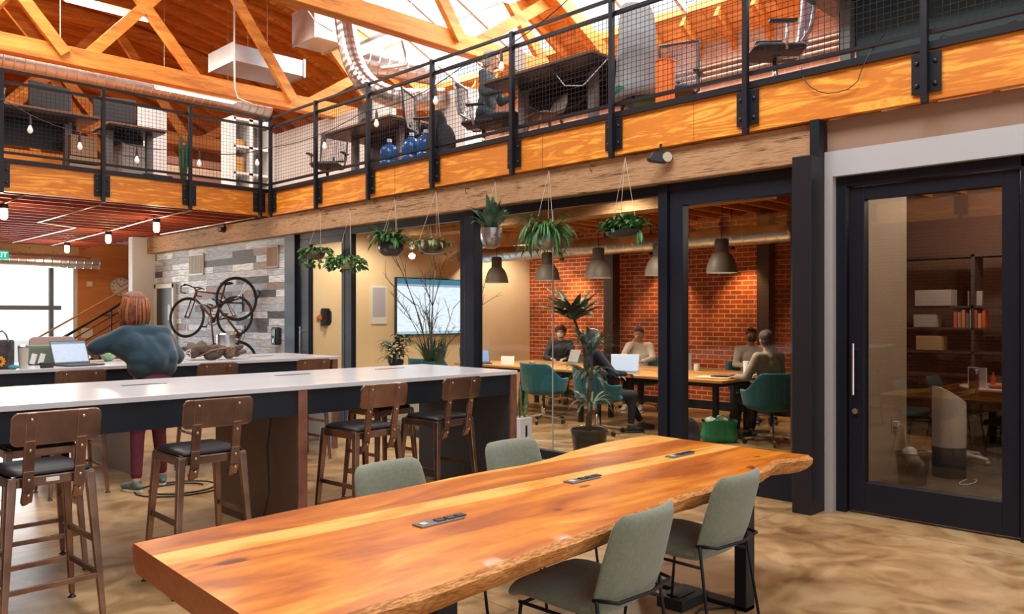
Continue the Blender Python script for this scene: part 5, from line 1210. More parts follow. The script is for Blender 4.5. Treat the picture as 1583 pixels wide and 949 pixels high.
for nm, lb, x, z, a, c in (('thermostat', 'small white thermostat left of the wall clock', 6.56, 2.30, .12, .12), ('light_switch', 'white switch panel low on the orange timber wall', 6.50, 1.12, .26, .24), ('door_pull', 'thin recessed pull slot in the orange timber wall below the thermostat', 6.98, 1.55, .30, .05)):
    tag(MB().bx(-a/2, a/2, -.03, 0, -c/2, c/2).build(nm, PAPER if nm != 'door_pull' else mat('slot_brown', (.25, .08, .02), .6), None, .004), lb, 'switch' if nm != 'door_pull' else 'handle', loc=(x, 20.978, z))
# stair with black handrail rising behind the person
t = thing('stair_flight', 'staircase with black handrail rising to the right behind the standing person', 'stairs', (4.9, 18.0, 0))
for k in range(13): MB().bx(.28*k, .28*k+.30, 0, 1.0, .175*k, .175*k+.175).build('step', mat('stair_wood', (.35, .18, .09), .6), t)
MB().bar((-.05, -.04, .02), (3.7, -.04, 2.36), .05, .26, (0, 0, 1)).build('stringer', BLACK, t)
for z, r_ in ((.95, .028), (.80, .012), (.62, .012)): MB().tube([(0, -.03, z), (3.7, -.03, z+2.32)], r_, 8).build('handrail', BLACK, t)
for k in range(4): MB().tube([(.05+1.1*k, -.03, .1+.69*k), (.05+1.1*k, -.03, .98+.69*k)], .018, 8).build('baluster', BLACK, t)
MB().tube([(0, 1.0, 1.05), (3.7, 1.0, 3.3)], .02, 8).build('wall_handrail', mat('rail_wood', (.5, .25, .1), .5), t)
# exit sign
t = thing('exit_sign', 'green exit sign under the joists at the far left edge', 'sign', (4.28, 19.2, 2.79)); MB().bx(-.17, .17, -.02, .02, -.085, .085).build('case', mat('sign_green', (.0, .30, .20), .5, emit=(.0, .45, .30), es=.8), t, .004)
tx = bpy.data.curves.new('exit_lettering', 'FONT'); tx.body = 'EXIT'; tx.size = .14; tx.align_x = 'CENTER'; tx.align_y = 'CENTER'; tx.extrude = .002
tm = bpy.data.objects.new('tmp', tx); COL.objects.link(tm); bpy.context.view_layer.update(); tme = bpy.data.meshes.new_from_object(tm.evaluated_get(bpy.context.evaluated_depsgraph_get())); bpy.data.objects.remove(tm)
to = bpy.data.objects.new('lettering', tme); COL.objects.link(to); to.parent = t; to.location = (0, -.024, 0); to.rotation_euler = (PI/2, 0, 0); tme.materials.clear(); tme.materials.append(emis('letter_white', (1, 1, 1), 1.2))
MB().tube([(0, 0, .085), (0, 0, .31)], .008, 6).build('stem', STEEL, t)
duct('spiral_duct', 'round galvanised duct crossing above the street window, under the back mezzanine', (-2, 19.55, 2.72), (6.3, 19.55, 2.72), .135)
# conduits and jelly-jar lamps under the back mezzanine
def conduit(label, pts, r_=.013): return tag(MB().tube(pts, r_, 8).build('conduit', mat('conduit_steel', (.6, .55, .5), .35, .7), None, smooth=True), label, 'conduit')
conduit('steel conduit carrying the row of caged lamps under the back mezzanine', [(5.05, 11.7, 3.085), (5.05, 13.0, 3.085), (5.25, 16.2, 3.085), (5.4, 19.8, 3.085)])
conduit('steel conduit with a bend left of the caged lamps', [(3.9, 12.0, 3.085), (3.9, 15.0, 3.085), (4.6, 15.4, 3.085), (4.6, 19.5, 3.085)])
conduit('steel conduit running to the camera bracket by the plank wall', [(6.1, 11.8, 3.08), (6.1, 15.5, 3.08)])
conduit('short steel conduit at the left edge under the joists', [(2.9, 11.8, 3.085), (2.9, 14.5, 3.085), (3.4, 16.5, 3.085)])
JG = emis('jar_glow', (1, .88, .68), 9)
jl = None
for x, y, lb in ((5.05, 13.0, 'glowing jar lamp under the back mezzanine, nearest the plank wall'), (5.2, 15.6, 'glowing jar lamp under the back mezzanine, middle of the row'), (5.38, 18.6, 'glowing jar lamp under the back mezzanine, farthest and leftmost of the row'), (2.9, 12.75, 'glowing jar lamp under the back mezzanine at the left edge')):
    if jl is None:
        jl = thing('jar_lamp', lb, 'lamp', (x, y, 3.07), 0, 'jar lamps under the back mezzanine')
        MB().lathe([(.055, 0), (.055, -.05), (.045, -.06), (0, -.06)], n=16).build('socket', BLKPL, jl, smooth='auto')
        MB().lathe([(.042, -.06), (.046, -.10), (.046, -.18), (.03, -.21), (0, -.215)], n=16).build('glass_jar', JG, jl, smooth=True)
    else: dup(jl, (x, y, 3.07), 0, lb)
    plight('jar_light', (x, y, 2.72), 22, (1, .75, .48), .06)
# camera on the beam, bullet cameras
t = thing('security_camera', 'black camera with round lens on the timber beam above the sliding door', 'camera', (6.18, 4.26, 2.99), -.6)
MB().extr([(-.13, -.02), (-.09, .045), (.06, .05), (.12, .0), (.04, -.055), (-.10, -.045)], (0, 0, 0), (1, 0, 0), (0, 0, 1), (0, 1, 0), .07).build('body', BLKPL, t, .012); MB().cyl((.05, -.05, .0), (.05, -.03, .0), .045, n=20).build('lens', mat('lens_tan', (.5, .42, .32), .2), t); MB().tube([(0, 0, .04), (0, .0, .12), (.06, .07, .12)], .010, 8).build('bracket', BLACK, t)
t = thing('security_camera', 'small black bullet camera at the corner above the plank wall', 'camera', (6.3, 13.2, 3.0), .4); MB().cyl((-.16, 0, 0), (0, 0, 0), .045, n=16).build('body', BLKPL, t); MB().cyl((-.165, 0, 0), (-.16, 0, 0), .03, n=14).build('lens', STEEL, t); MB().tube([(-.05, 0, .03), (-.05, 0, .1)], .015, 8).build('bracket', BLKPL, t)

# ================================================================== SMALL OFFICE (behind the right door)
plight('office_fill_light', (7.9, 1.3, 2.9), 72, (1, .86, .7), .15); plight('office_fill_light', (10.2, 2.6, 2.9), 60, (1, .85, .7), .12)  # added fill lights with no fixtures, lifting the dim office
t = thing('air_purifier', 'white cylindrical air purifier with slanted black top and grey base', 'purifier', (8.40, 2.50, 0), -.75)
n = 32; vs = []; Hs = (0.012, .30, .31, .78)
def ring(z, r_, sl=0): return [(r_*math.cos(2*PI*k/n), r_*math.sin(2*PI*k/n), z+sl*math.cos(2*PI*k/n)) for k in range(n)]
def loft(rings, cap=True):
    mb = MB(); q = len(rings); mb.add(sum(rings, []), [(i*n+k, i*n+(k+1) % n, (i+1)*n+(k+1) % n, (i+1)*n+k) for i in range(q-1) for k in range(n)]+([tuple(range(n-1, -1, -1)), tuple((q-1)*n+k for k in range(n))] if cap else [])); return mb
loft([ring(.0, .14), ring(.012, .145), ring(.30, .145)]).build('base_grille', mat('purifier_grey', (.10, .11, .13), .5), t, smooth='auto')
loft([ring(.30, .147), ring(.70, .147), ring(.79, .143, -.085), ring(.795, .125, -.078)]).build('body', mat('purifier_white', (.72, .71, .70), .35), t, smooth='auto')
loft([ring(.797, .118, -.073), ring(.80, .112, -.07)]).build('control_panel', mat('glossy_dark', (.01, .01, .015), .08), t, smooth='auto')
t = thing('waste_basket', 'clear plastic waste basket with a white bag inside, beside the office wall', 'basket', (7.78, 2.62, 0))
n = 28; o = loft([ring(.004, .115), ring(.29, .145), ring(.30, .152), ring(.30, .146), ring(.29, .141), ring(.008, .11)], False); o.build('bin', glassmat('clear_plastic', (.75, .72, .70), 1.6), t, smooth=True)
MB().tube([(.15*math.cos(a), .15*math.sin(a), .3) for a in [2*PI*k/28 for k in range(28)]], .005, 6, closed=True).build('rim', mat('rim_grey', (.12, .12, .12), .4), t)
mb = MB(); [mb.ell((random.uniform(-.04, .04), random.uniform(-.04, .04), .13+.05*k), (.075-.006*k, .07, .07), (random.random(), 0, random.random()), 10, 7) for k in range(4)]; remesh(mb, 'waste_bag', mat('white_bag', (.55, .54, .52), .6), t, .01, 3, .02)
t = thing('wall_outlet', 'white wall outlet with plugged cable above the waste basket', 'outlet', (8.25, 2.96, .48)); MB().bx(-.05, .05, -.008, 0, -.08, .08).build('plate', mat('outlet_grey', (.3, .28, .26), .5), t); MB().bx(-.02, .04, -.05, -.008, -.02, .03).build('plug', PAPER, t); MB().tube([(.03, -.05, 0), (.10, -.07, -.02), (.12, -.08, -.18), (.10, -.10, -.38), (.05, -.2, -.475), (.3, -.3, -.477)], .006, 6).build('cord', PAPER, t)
mb = MB(); mb.tube([(8.2+.18*math.cos(a), 2.28+.05*math.sin(a), .018) for a in [PI*.3+1.7*PI*k/16 for k in range(17)]], .005, 6); tag(mb.build('power_cable', PAPER, None, smooth=True), 'white cable loop on the carpet in front of the purifier', 'cable')
t = thing('bookshelf', 'dark open shelving along the back of the small office', 'shelf', (11.15, 3.0, 0))
DK = mat('shelf_dark', (.05, .035, .03), .6)
for y in (-1.5, 0, 1.05): MB().bx(-.18, .18, y-.02, y+.02, 0, 2.3).build('side_panel', DK, t)
for z in (.1, .5, .80, 1.09, 1.38, 1.65, 2.28): MB().bx(-.18, .18, -1.5, 1.05, z-.015, z+.015).build('shelf_board', DK, t)
bc = [(.62, .10, .04), (.60, .35, .10), (.40, .08, .06), (.55, .5, .42), (.10, .12, .14), (.7, .2, .05), (.3, .25, .2)]
bks = []; k = 0
for z, ys in ((1.395, [2.88+.045*i for i in range(8)]), (1.395, [2.15+.04*i for i in range(7)]), (1.105, [2.3+.05*i for i in range(5)])):
    for y in ys:
        h = random.uniform(.17, .22); c_ = bc[k % 7]; k += 1
        tag(MB().box((0, 0, h/2), (.15, .034, h)).build('book', mat('book_%d' % (k % 7), c_, .6), None), 'upright book in a row on the dark office shelving', 'book', 'books on the office shelving', loc=(11.05, y, z+.001))
for lb, y, z, d in (('white printer box on the upper office shelf', 3.45, 1.666, (.26, .42, .20)), ('small framed emblem on the upper office shelf, right of the printer box', 3.0, 1.666, (.04, .16, .18)), ('grey carton on the middle office shelf', 3.55, 1.396, (.24, .26, .16)),
                    ('tan carton on the lower office shelf', 3.5, 1.106, (.24, .30, .18)), ('white carton near the right of the lower office shelf', 2.1, 1.106, (.2, .2, .12))):
    tag(MB().box((0, 0, d[2]/2), d).build('storage_box' if 'frame' not in lb else 'picture_frame', mat('box_%s' % lb[:5].strip(), (.38, .35, .32) if 'tan' not in lb else (.42, .28, .15), .7), None, .004), lb, 'box' if 'frame' not in lb else 'picture', loc=(11.08, y, z))
t = thing('round_table', 'small white-topped table with a grey edge in the office', 'table', (10.45, 2.45, 0)); MB().lathe([(.52, .71), (.53, .72), (.53, .735), (.52, .74), (0, .74)], n=36).build('tabletop', mat('office_table_white', (.62, .62, .66), .3), t, smooth='auto')
MB().lathe([(.26, 0), (.26, .015), (.03, .03), (.03, .71), (0, .71)], n=24).build('pedestal', mat('pedestal_grey', (.35, .36, .38), .4), t, smooth='auto')
t = thing('photo_frame', 'small white frame with a dark picture standing on the office table', 'picture', (10.12, 2.72, .741), 1.0); MB().box((0, 0, .11), (.26, .02, .22)).build('frame', mat('frame_lilac', (.6, .58, .75), .5), t); MB().box((0, -.011, .11), (.18, .002, .15)).build('picture', mat('picture_dark', (.08, .07, .08), .5), t)
mug('pale green cup on the office table', (10.25, 2.33, .741), mat('pale_green_cup', (.25, .34, .32), .4))
tag(MB().lathe([(.09, 0), (.12, .03), (.115, .03), (0, .008)], n=20).build('bowl', mat('red_bowl', (.35, .04, .04), .4), None, smooth='auto'), 'shallow red dish on the office table', 'bowl', loc=(10.12, 2.5, .741))
tag(MB().lathe([(.025, 0), (.03, .1), (.012, .13), (.012, .16), (0, .16)], n=12).build('bottle', mat('red_bottle', (.4, .05, .04), .3), None, smooth='auto'), 'small red bottle behind the dish on the office table', 'bottle', loc=(10.35, 2.62, .741))
t = thing('office_chair', 'dark red chair behind the white office table', 'chair', (10.60, 1.72, 0), .9); RED = mat('dark_red', (.30, .03, .02), .6)
MB().box((0, 0, .46), (.46, .46, .05)).build('seat', RED, t, .02); MB().box((0, -.22, .68), (.46, .04, .36)).build('backrest', RED, t, .015)
for sx in (-1, 1):
    for sy in (-1, 1): MB().bar((sx*.2, sy*.2, .44), (sx*.22, sy*.22, 0), .035, .035, (0, 1, 0)).build('leg', mat('chair_red_leg', (.35, .06, .03), .5), t)
t = thing('office_chair', 'white star-based chair half hidden behind the air purifier', 'chair', (9.35, 2.75, 0), .4); MB().tube([(0, 0, .09), (0, 0, .45)], .028, 10).build('post', WHITE, t); MB().lathe([(.0, .45), (.2, .45), (.23, .48), (.2, .51), (0, .51)], n=20).build('seat', BLKPL, t, smooth='auto')
for k in range(5): a = 2*PI*k/5-.9; MB().bar((0, 0, .12), (.36*math.cos(a), .36*math.sin(a), .07), .05, .03, (0, 0, 1), .03, .02).build('base_arm', WHITE, t, .004); MB().ell((.36*math.cos(a), .36*math.sin(a), .03), (.03, .03, .03)).build('caster', GREYM, t)
MB().extr(rrect(.42, .42, .06), (0, -.2, .78), (1, 0, 0), (0, .0, 1), (0, 1, 0), .04).build('backrest', BLKPL, t, .01)
# ================================================================== MEZZANINE (floor level 3.45)
ZM = 3.451
DKTOP = wood('desk_top_dark', [(.2, (.16, .08, .045)), (.5, (.24, .13, .07)), (.8, (.30, .17, .10))], (6, .8, 6), 1.5, .4, 1, 0, .05, .2)
DESKLEG = mat('desk_leg_grey', (.20, .20, .20), .45, .3)
def desk(label, x0, x1, y0, y1, z=.80, legs='y', panel=True):
    t = thing('standing_desk', label, 'desk', ((x0+x1)/2, (y0+y1)/2, ZM), 0, 'standing desks on the mezzanine'); a, c = (x1-x0)/2, (y1-y0)/2
    MB().bx(-a, a, -c, c, z-.03, z).build('desk_top', DKTOP, t, .004); MB().bx(-a+.02, a-.02, -c+.02, c-.02, z-.055, z-.03).build('dark_underside', BLKPL, t)  # black sheet covers the underside of the desk top
    for s in (-1, 1):
        if c > a: lx, ly, fx, fy = 0, s*(c-.3), a-.06, .04
        else: lx, ly, fx, fy = s*(a-.3), 0, .04, c-.06
        lx = math.copysign(a-.12, lx) if (c <= a and a < .5) else lx; l = MB().bx(lx-.045, lx+.045, ly-.045, ly+.045, .03, z-.03).build('leg', DESKLEG, t, .003); MB().bx(lx-fx, lx+fx, ly-fy, ly+fy, 0, .03).build('foot', DESKLEG, l)
    if c > a: MB().bx(-.05, .05, -c+.3, c-.3, z-.09, z-.03).build('crossbar', BLKPL, t); 
    else: MB().bx(-a+.3, a-.3, -.05, .05, z-.09, z-.03).build('crossbar', BLKPL, t)
    if panel:
        if c > a: MB().bx(a-.10, a-.08, -c+.1, c-.1, z-.42, z-.03).build('modesty_panel', BLKPL, t)
        else: MB().bx(-a+.1, a-.1, c-.10, c-.08, z-.42, z-.03).build('modesty_panel', BLKPL, t)
    return t
desk('standing desk on the right mezzanine above the spider plant, with a beige monitor', 6.42, 7.2, 5.26, 6.92, .82)
desk('standing desk on the right mezzanine, behind the office chair near the corner', 6.45, 7.25, 8.75, 10.45, .78)
desk('standing desk at the right end of the mezzanine above the office door', 6.5, 7.3, 1.1, 3.15, .86)
desk('standing desk on the back mezzanine at the left edge', 2.0, 3.85, 11.85, 12.65, .82)
desk('standing desk on the back mezzanine left of the white panel', 3.98, 4.78, 11.9, 12.65, .80)
MESHB = mat('chair_mesh', (.10, .12, .14), .7)
def task_chair(label, loc, rz_, meshm, framem, high=False, arms=True, mesh_see=True):
    t = thing('office_chair', label, 'chair', loc, rz_)
    MB().tube([(0, 0, .09), (0, 0, .42)], .026, 10).build('post', CHROME, t, smooth=True)
    for k in range(5): a = 2*PI*k/5+.3; MB().bar((0, 0, .10), (.31*math.cos(a), .31*math.sin(a), .07), .045, .03, (0, 0, 1), .03, .02).build('base_arm', framem, t, .003); MB().ell((.31*math.cos(a), .31*math.sin(a), .028), (.028, .028, .028), None, 10, 6).build('caster', BLKPL, t, smooth=True)
    mb = MB(); pad(mb, [(-.23, .46), (-.2, .465), (0, .47), (.18, .475), (.24, .455)], [.44, .46, .48, .47, .42], .07, 10, .15); mb.build('seat', mat('seat_black', (.03, .032, .036), .8), t, smooth=True)
    h = 1.10 if high else 1.0; P = [(-.24, .58), (-.265, .68), (-.28, .80), (-.295, h-.10), (-.315, h)]
    f = MB(); w_ = .22; pts = []
    for y, z in P: pts.append((-w_+.0*z, y, z))
    for y, z in reversed(P): pts.append((w_, y, z))
    f.tube(pts, .016, 8, closed=True); f.tube([(0, 0, .43), (0, -.22, .44), (0, -.27, .56), (0, -.275, .66)], .022, 8); f.build('back_frame', framem, t, smooth=True)
    g = MB()
    for k in range(16): x = -w_+2*w_*(k+.5)/16; g.tube([(x, y-.03*(1-(x/w_)**2), z) for y, z in P], .0032, 4)
    for k in range(20): q = k/19*(len(P)-1); i = min(len(P)-2, int(q)); u = q-i; y = P[i][0]*(1-u)+P[i+1][0]*u; z = P[i][1]*(1-u)+P[i+1][1]*u; g.tube([(-w_, y, z), (0, y-.03, z), (w_, y, z)], .0022, 4)
    g.build('back_mesh', meshm, t)
    if arms:
        for s in (-1, 1): MB().tube([(s*.22, -.05, .44), (s*.28, -.03, .48), (s*.285, -.04, .64)], .014, 8).build('armrest_post', framem, t, smooth=True); MB().box((s*.285, .0, .66), (.07, .24, .025)).build('armrest', BLKPL, t, .01)
    return t
WFR = mat('frame_silver', (.55, .58, .60), .35, .4)
task_chair('black office chair by the mezzanine corner, left of its grey desk', (7.0, 11.15, ZM), 2.2, MESHB, BLKPL)
task_chair('office chair with a pale mesh back above the dark round hanging pot', (6.86, 8.42, ZM), -2.6, mat('mesh_pale', (.62, .60, .56), .7), BLKPL, True)
task_chair('blue-black mesh office chair right of the grey high-backed chair', (7.32, 4.90, ZM), 1.9, mat('mesh_blue', (.30, .36, .42), .7), mat('frame_blueblack', (.02, .03, .05), .4), True)
task_chair('office chair with a pale frame at the right end of the mezzanine', (6.85, 3.48, ZM), .7, mat('mesh_blue2', (.12, .16, .24), .7), WFR, True)
task_chair('silver-framed office chair holding the grey-haired person on the mezzanine', (6.88, 7.38, ZM), -2.7, MESHB, WFR)
figure('grey-haired person in dark clothes seated at the mezzanine desk, under the roof light', (6.88, 7.36, ZM), -2.7, sit(.50, .05, ((-.25, .12, .80), (.25, .12, .80)), ((-.14, .38, .84), (.14, .38, .84))),
       SKIN, mat('slate_jumper', (.05, .075, .09), .85), CHARF, SHD, mat('grey_hair', (.38, .36, .34), .6, noise=.3, nscale=40, bump=.6, bscale=60), CURLY, vox=.013, fold=.012)
t = thing('lounge_chair', 'grey felt high-backed chair with green seat on the right mezzanine', 'chair', (6.85, 4.93, ZM), -2.2)
FELT = mat('grey_felt', (.34, .36, .37), .9, noise=.1, nscale=30, bump=.3, bscale=150); n = 24
mb = MB(); rows = []
for j in range(9):
    u = j/8; z = .30+.98*u; rr_ = .34*(1-max(0, u-.55)**2*2.6); rows.append([(rr_*math.sin(math.radians(-95+190*k/n)), -.30*math.cos(math.radians(-95+190*k/n))*(1-.2*u), z-.05*abs(-1+2*k/n)**3*u) for k in range(n+1)])
vv = sum(rows, []); mb.add(vv, [(i*(n+1)+k, i*(n+1)+k+1, (i+1)*(n+1)+k+1, (i+1)*(n+1)+k) for i in range(8) for k in range(n)])
o = mb.build('backrest', FELT, t, smooth=True); s_ = o.modifiers.new('solid', 'SOLIDIFY'); s_.thickness = .05
MB().lathe([(0, .30), (.27, .31), (.31, .38), (.29, .46), (0, .48)], n=24).build('seat', mat('moss_green', (.03, .16, .10), .85), t, smooth=True)
for sx in (-1, 1):
    for sy in (-1, 1): MB().bar((sx*.16, sy*.16, .32), (sx*.24, sy*.24, 0), .03, .03, (0, 1, 0), .02, .02).build('leg', BLKPL, t)
t = thing('storage_stool', 'ribbed orange cylinder bin behind the mesh railing, right of the grey felt chair', 'bin', (6.46, 4.40, ZM)); n = 40
loft([[((.085+.006*(k % 2))*math.cos(2*PI*k/n), (.085+.006*(k % 2))*math.sin(2*PI*k/n), z) for k in range(n)] for z in (0, .5)]).build('ribbed_body', mat('bright_orange', (.90, .20, .02), .45), t); MB().lathe([(0, .5), (.095, .5), (.095, .515), (0, .52)], n=24).build('lid', MATS['bright_orange'], t)
def jug(label, x, y, z=ZM, rz_=0):
    t = thing('water_jug', label, 'jug', (x, y, z), rz_, 'blue water jugs'); B_ = mat('jug_blue', (.02, .14, .45), .2, trans=.35)
    MB().lathe([(.11, 0), (.125, .03), (.125, .12), (.118, .135), (.125, .15), (.125, .27), (.10, .33), (.03, .37), (.03, .41), (0, .41)], n=20).build('bottle', B_, t, smooth='auto'); MB().lathe([(.033, .39), (.033, .43), (0, .43)], n=14).build('cap', WHITE, t); return t
for k, (x, y) in enumerate(((6.42, 8.72), (6.40, 8.22), (6.42, 7.95))): jug('blue water jug on the mezzanine floor, %s' % ('left one of the three', 'middle one of the three', 'right one beside the black bag')[k], x, y)
t = thing('backpack', 'large black backpack leaning by the railing right of the blue water jugs', 'backpack', (6.42, 7.66, ZM), .2)
mb = MB(); mb.prism([(-.12, -.2), (.12, -.2), (.12, .2), (-.12, .2)], 0, .1); mb.ell((0, 0, .22), (.14, .22, .25)); mb.ell((0, .05, .42), (.10, .13, .22)); remesh(mb, 'pack_body', CHARF, t, .014, 4, .01); MB().tube([(-.12, -.05, .5), (-.17, -.06, .35), (-.14, -.05, .12)], .014, 6).build('strap', BLKPL, t)
t = thing('monitor', 'beige-backed monitor on the mezzanine desk in front of the grey-haired person', 'monitor', (6.72, 6.62, ZM+.82), .5)
MB().bx(-.26, .26, -.02, .02, .10, .42).build('case', mat('beige_case', (.42, .38, .34), .5), t, .008); MB().tube([(0, .02, .2), (0, .05, .12), (0, .05, .01)], .02, 8).build('stand', GREYM, t); MB().box((0, .05, .006), (.2, .16, .012)).build('foot', GREYM, t)
def monitor(label, x, y, z, rz_):
    t = thing('monitor', label, 'monitor', (x, y, z), rz_); MB().bx(-.28, .28, -.018, .018, .10, .44).build('case', BLKPL, t, .008); MB().tube([(0, .02, .2), (0, .06, .14), (0, .06, .01)], .018, 8).build('stand', BLKPL, t); MB().box((0, .06, .006), (.22, .16, .012)).build('foot', BLKPL, t); return t
monitor('black monitor on the mezzanine desk near the corner', 6.85, 9.9, ZM+.78, 1.3); monitor('black monitor on the desk at the left edge of the back mezzanine', 3.35, 12.3, ZM+.82, .2)
monitor('black monitor on the small desk left of the white panel upstairs', 4.2, 12.35, ZM+.80, -.3)
t = thing('side_chair', 'low brown-grey chair with wooden legs under the long mezzanine desk', 'chair', (6.62, 6.1, ZM), 1.2)
mb = MB(); pad(mb, [(.2, .30), (.1, .31), (-.05, .31), (-.14, .36), (-.18, .46), (-.2, .56)], [.40, .42, .42, .42, .40, .34], .05, 10, .2); mb.build('seat_shell', mat('taupe_shell', (.20, .17, .15), .7), t, smooth=True)
for sx in (-1, 1):
    for sy in (-1, 1): MB().bar((sx*.13, sy*.12, .30), (sx*.19, sy*.19, 0), .028, .028, (0, 1, 0), .018, .018).build('leg', mat('leg_wood', (.30, .14, .06), .5), t)
t = thing('whiteboard', 'long white board standing on the mezzanine behind the corner chair', 'whiteboard', (8.5, 13.6, ZM)); MB().bx(0, .04, -2.2, 2.2, .12, 1.9).build('board', mat('board_white', (.72, .70, .68), .4), t); 
for y in (-2.1, 2.1): MB().bx(-.02, .06, y-.03, y+.03, 0, 1.95).build('leg', GREYM, t); MB().bx(-.25, .29, y-.025, y+.025, 0, .03).build('foot', GREYM, t)
t = thing('storage_cabinet', 'white electrical cabinet on the mezzanine beside the curved silver duct', 'cabinet', (8.3, 9.4, ZM)); MB().bx(-.2, .2, -.3, .3, 0, 1.55).build('body', mat('cabinet_white', (.68, .66, .64), .5), t, .006); MB().bx(-.21, -.2, -.27, .27, .1, 1.5).build('door', MATS['cabinet_white'], t, .003); MB().bx(-.225, -.21, .2, .23, .8, .95).build('handle', BLKPL, t)
# glazed white cabinet, partition and plant on the back mezzanine
t = thing('display_cabinet', 'white-framed glazed cabinet with orange boxes in the mezzanine corner', 'cabinet', (6.62, 13.1, ZM))
for x in (-.33, -.02, .33): MB().bx(x-.035, x+.035, -.2, .2, 0, 1.45).build('upright', WHITE, t)
for z in (.03, .5, .95, 1.42): MB().bx(-.33, .33, -.2, .2, z-.02, z+.02).build('shelf', WHITE, t)
MB().bx(-.3, .3, -.195, -.19, .05, 1.40).build('pane', GLASS, t); MB().bx(-.3, .3, .18, .2, .05, 1.4).build('back_panel', mat('cab_grey', (.22, .24, .26), .6), t)
for z in (.55, .75, .98): tag(MB().box((0, 0, .07), (.14, .12, .13)).build('storage_box', mat('amber_box', (.75, .36, .06), .5), None), 'small amber box inside the white-framed glazed cabinet upstairs', 'box', 'amber boxes in the glazed cabinet', loc=(6.45, 13.05, ZM+(z if z in (.55, .98) else .55+.135)-.026 if z != .55 and z != .98 else ZM+z-.028))
t = thing('partition_panel', 'white folding panel on the back mezzanine right of the desks', 'panel', (5.0, 12.95, ZM), .05)
MB().bx(-.25, .0, 0, .03, .02, 1.35).build('leaf', WHITE, t, .004); o = MB().bx(0, .30, 0, .03, .02, 1.35).build('leaf', WHITE, t, .004); o.rotation_euler.z = .5; MB().bx(-.25, .0, -.05, .08, 0, .02).build('foot', GREYM, t)
t = thing('potted_plant', 'tall narrow snake plant beside the railing post of the back mezzanine', 'plant', (5.18, 12.3, ZM)); MB().lathe(pot_round(.10, .16), n=18).build('pot', DARKPOT, t, smooth='auto'); mb = MB(); rd = random.Random(60)
for k in range(14): a = rd.uniform(0, 6.28); mb.leaf((.03*math.cos(a), .03*math.sin(a), .12), (.06*math.cos(a), .06*math.sin(a), 1), rd.uniform(.5, .85), .05, .02, 6, rd.uniform(-2, 2), .3)
mb.build('foliage', LEAFD, t)
t = thing('slatted_bench', 'brown slatted timber bench wall at the back of the mezzanine', 'bench', (7.1, 15.4, ZM))
for k in range(6): MB().bx(-1.1, 1.1, -.03+.02*(k % 2), .03, .12+.17*k, .26+.17*k).build('slat', mat('slat_brown_dark' if k % 2 else 'slat_brown_light', (.16, .06, .035) if k % 2 else (.36, .24, .16), .6), t)
for x in (-1.0, 1.0): MB().bx(x-.04, x+.04, 0, .08, 0, 1.15).build('leg', BLKPL, t)
tag(MB().box((0, 0, .14), (.34, .30, .28)).build('cardboard_box', mat('cardboard', (.48, .32, .18), .8), None, .004), 'brown cardboard box on a crate under the left mezzanine desk', 'box', loc=(3.72, 12.25, ZM+.301))
t = thing('crate', 'pale wooden crate under the left mezzanine desk', 'crate', (3.72, 12.25, ZM)); [MB().bx(-.19, .19, -.17, .17, .0+.1*k, .08+.1*k).build('slat', mat('crate_pale', (.45, .33, .2), .7), t) for k in range(3)]
t = thing('pedestal_cabinet', 'grey ribbed drawer unit under the small mezzanine desk', 'cabinet', (4.38, 12.3, ZM)); MB().bx(-.16, .16, -.2, .2, 0, .56).build('body', mat('ribbed_grey', (.34, .31, .28), .6), t, .004)
for k in range(3): MB().bx(-.15, .15, -.212, -.2, .02+.18*k, .18+.18*k).build('drawer', MATS['ribbed_grey'], t, .004)
t = thing('printer', 'flat black printer on the floor behind the back railing, left of the snake plant', 'printer', (4.62, 11.95, ZM)); MB().bx(-.2, .2, -.15, .15, 0, .12).build('body', BLKPL, t, .01); MB().bx(-.15, .15, -.2, -.15, .02, .04).build('paper_tray', GREYM, t)
task_chair('dark office chair cut off by the left edge of the picture, on the back mezzanine', (2.35, 12.0, ZM), 2.0, MESHB, BLKPL)
# below-desk clutter at the right end
t = thing('privacy_screen', 'dark teal screen panel beneath the desk at the right end of the mezzanine', 'panel', (6.98, 1.85, ZM)); MB().bx(-.02, .02, -1.15, .95, .08, .78).build('screen_panel', mat('dark_teal_panel', (.035, .075, .08), .6), t, .004); MB().bx(-.1, .1, -1.1, -1.05, 0, .08).build('foot', BLKPL, t); MB().bx(-.1, .1, .85, .9, 0, .08).build('foot', BLKPL, t)
tag(MB().box((0, 0, .05), (.12, .20, .10)).build('power_strip', PAPER, None, .008), 'white power box on the mezzanine edge beside the large bracket', 'adapter', loc=(6.42, 2.12, ZM))
def cable(label, pts, m=BLKPL, r_=.006): tag(MB().tube(pts, r_, 6).build('power_cable', m, None, smooth=True), label, 'cable')
cable('thin black cable sagging over the fascia between the two rightmost railing brackets', [(6.3, 2.98, 3.6), (6.19, 2.92, 3.5), (6.165, 2.89, 3.42), (6.17, 2.84, 3.35), (6.17, 2.77, 3.30), (6.17, 2.70, 3.272), (6.17, 2.62, 3.265), (6.17, 2.54, 3.275), (6.17, 2.47, 3.32), (6.165, 2.43, 3.42), (6.17, 2.38, 3.51), (6.35, 2.33, 3.7)], r_=.004)
cable('black cables arching along the mezzanine floor at the upper right corner', [(6.4, 2.1, ZM+.02), (6.42, 1.95, 3.60), (6.42, 1.85, 3.56), (6.42, 1.78, 3.47), (6.42, 1.65, 3.56), (6.45, 1.5, 3.60), (6.5, 1.3, 3.48)])
cable('black cable under the long mezzanine desk hanging in a loop', [(6.6, 6.5, 4.2), (6.55, 6.3, 3.9), (6.55, 6.0, 3.75), (6.6, 5.6, 3.8), (6.7, 5.2, 4.15)])
cable('white cable loop under the long mezzanine desk', [(6.55, 5.9, 4.2), (6.5, 5.7, 4.0), (6.5, 5.45, 3.95), (6.6, 5.2, 4.2)], PAPER)
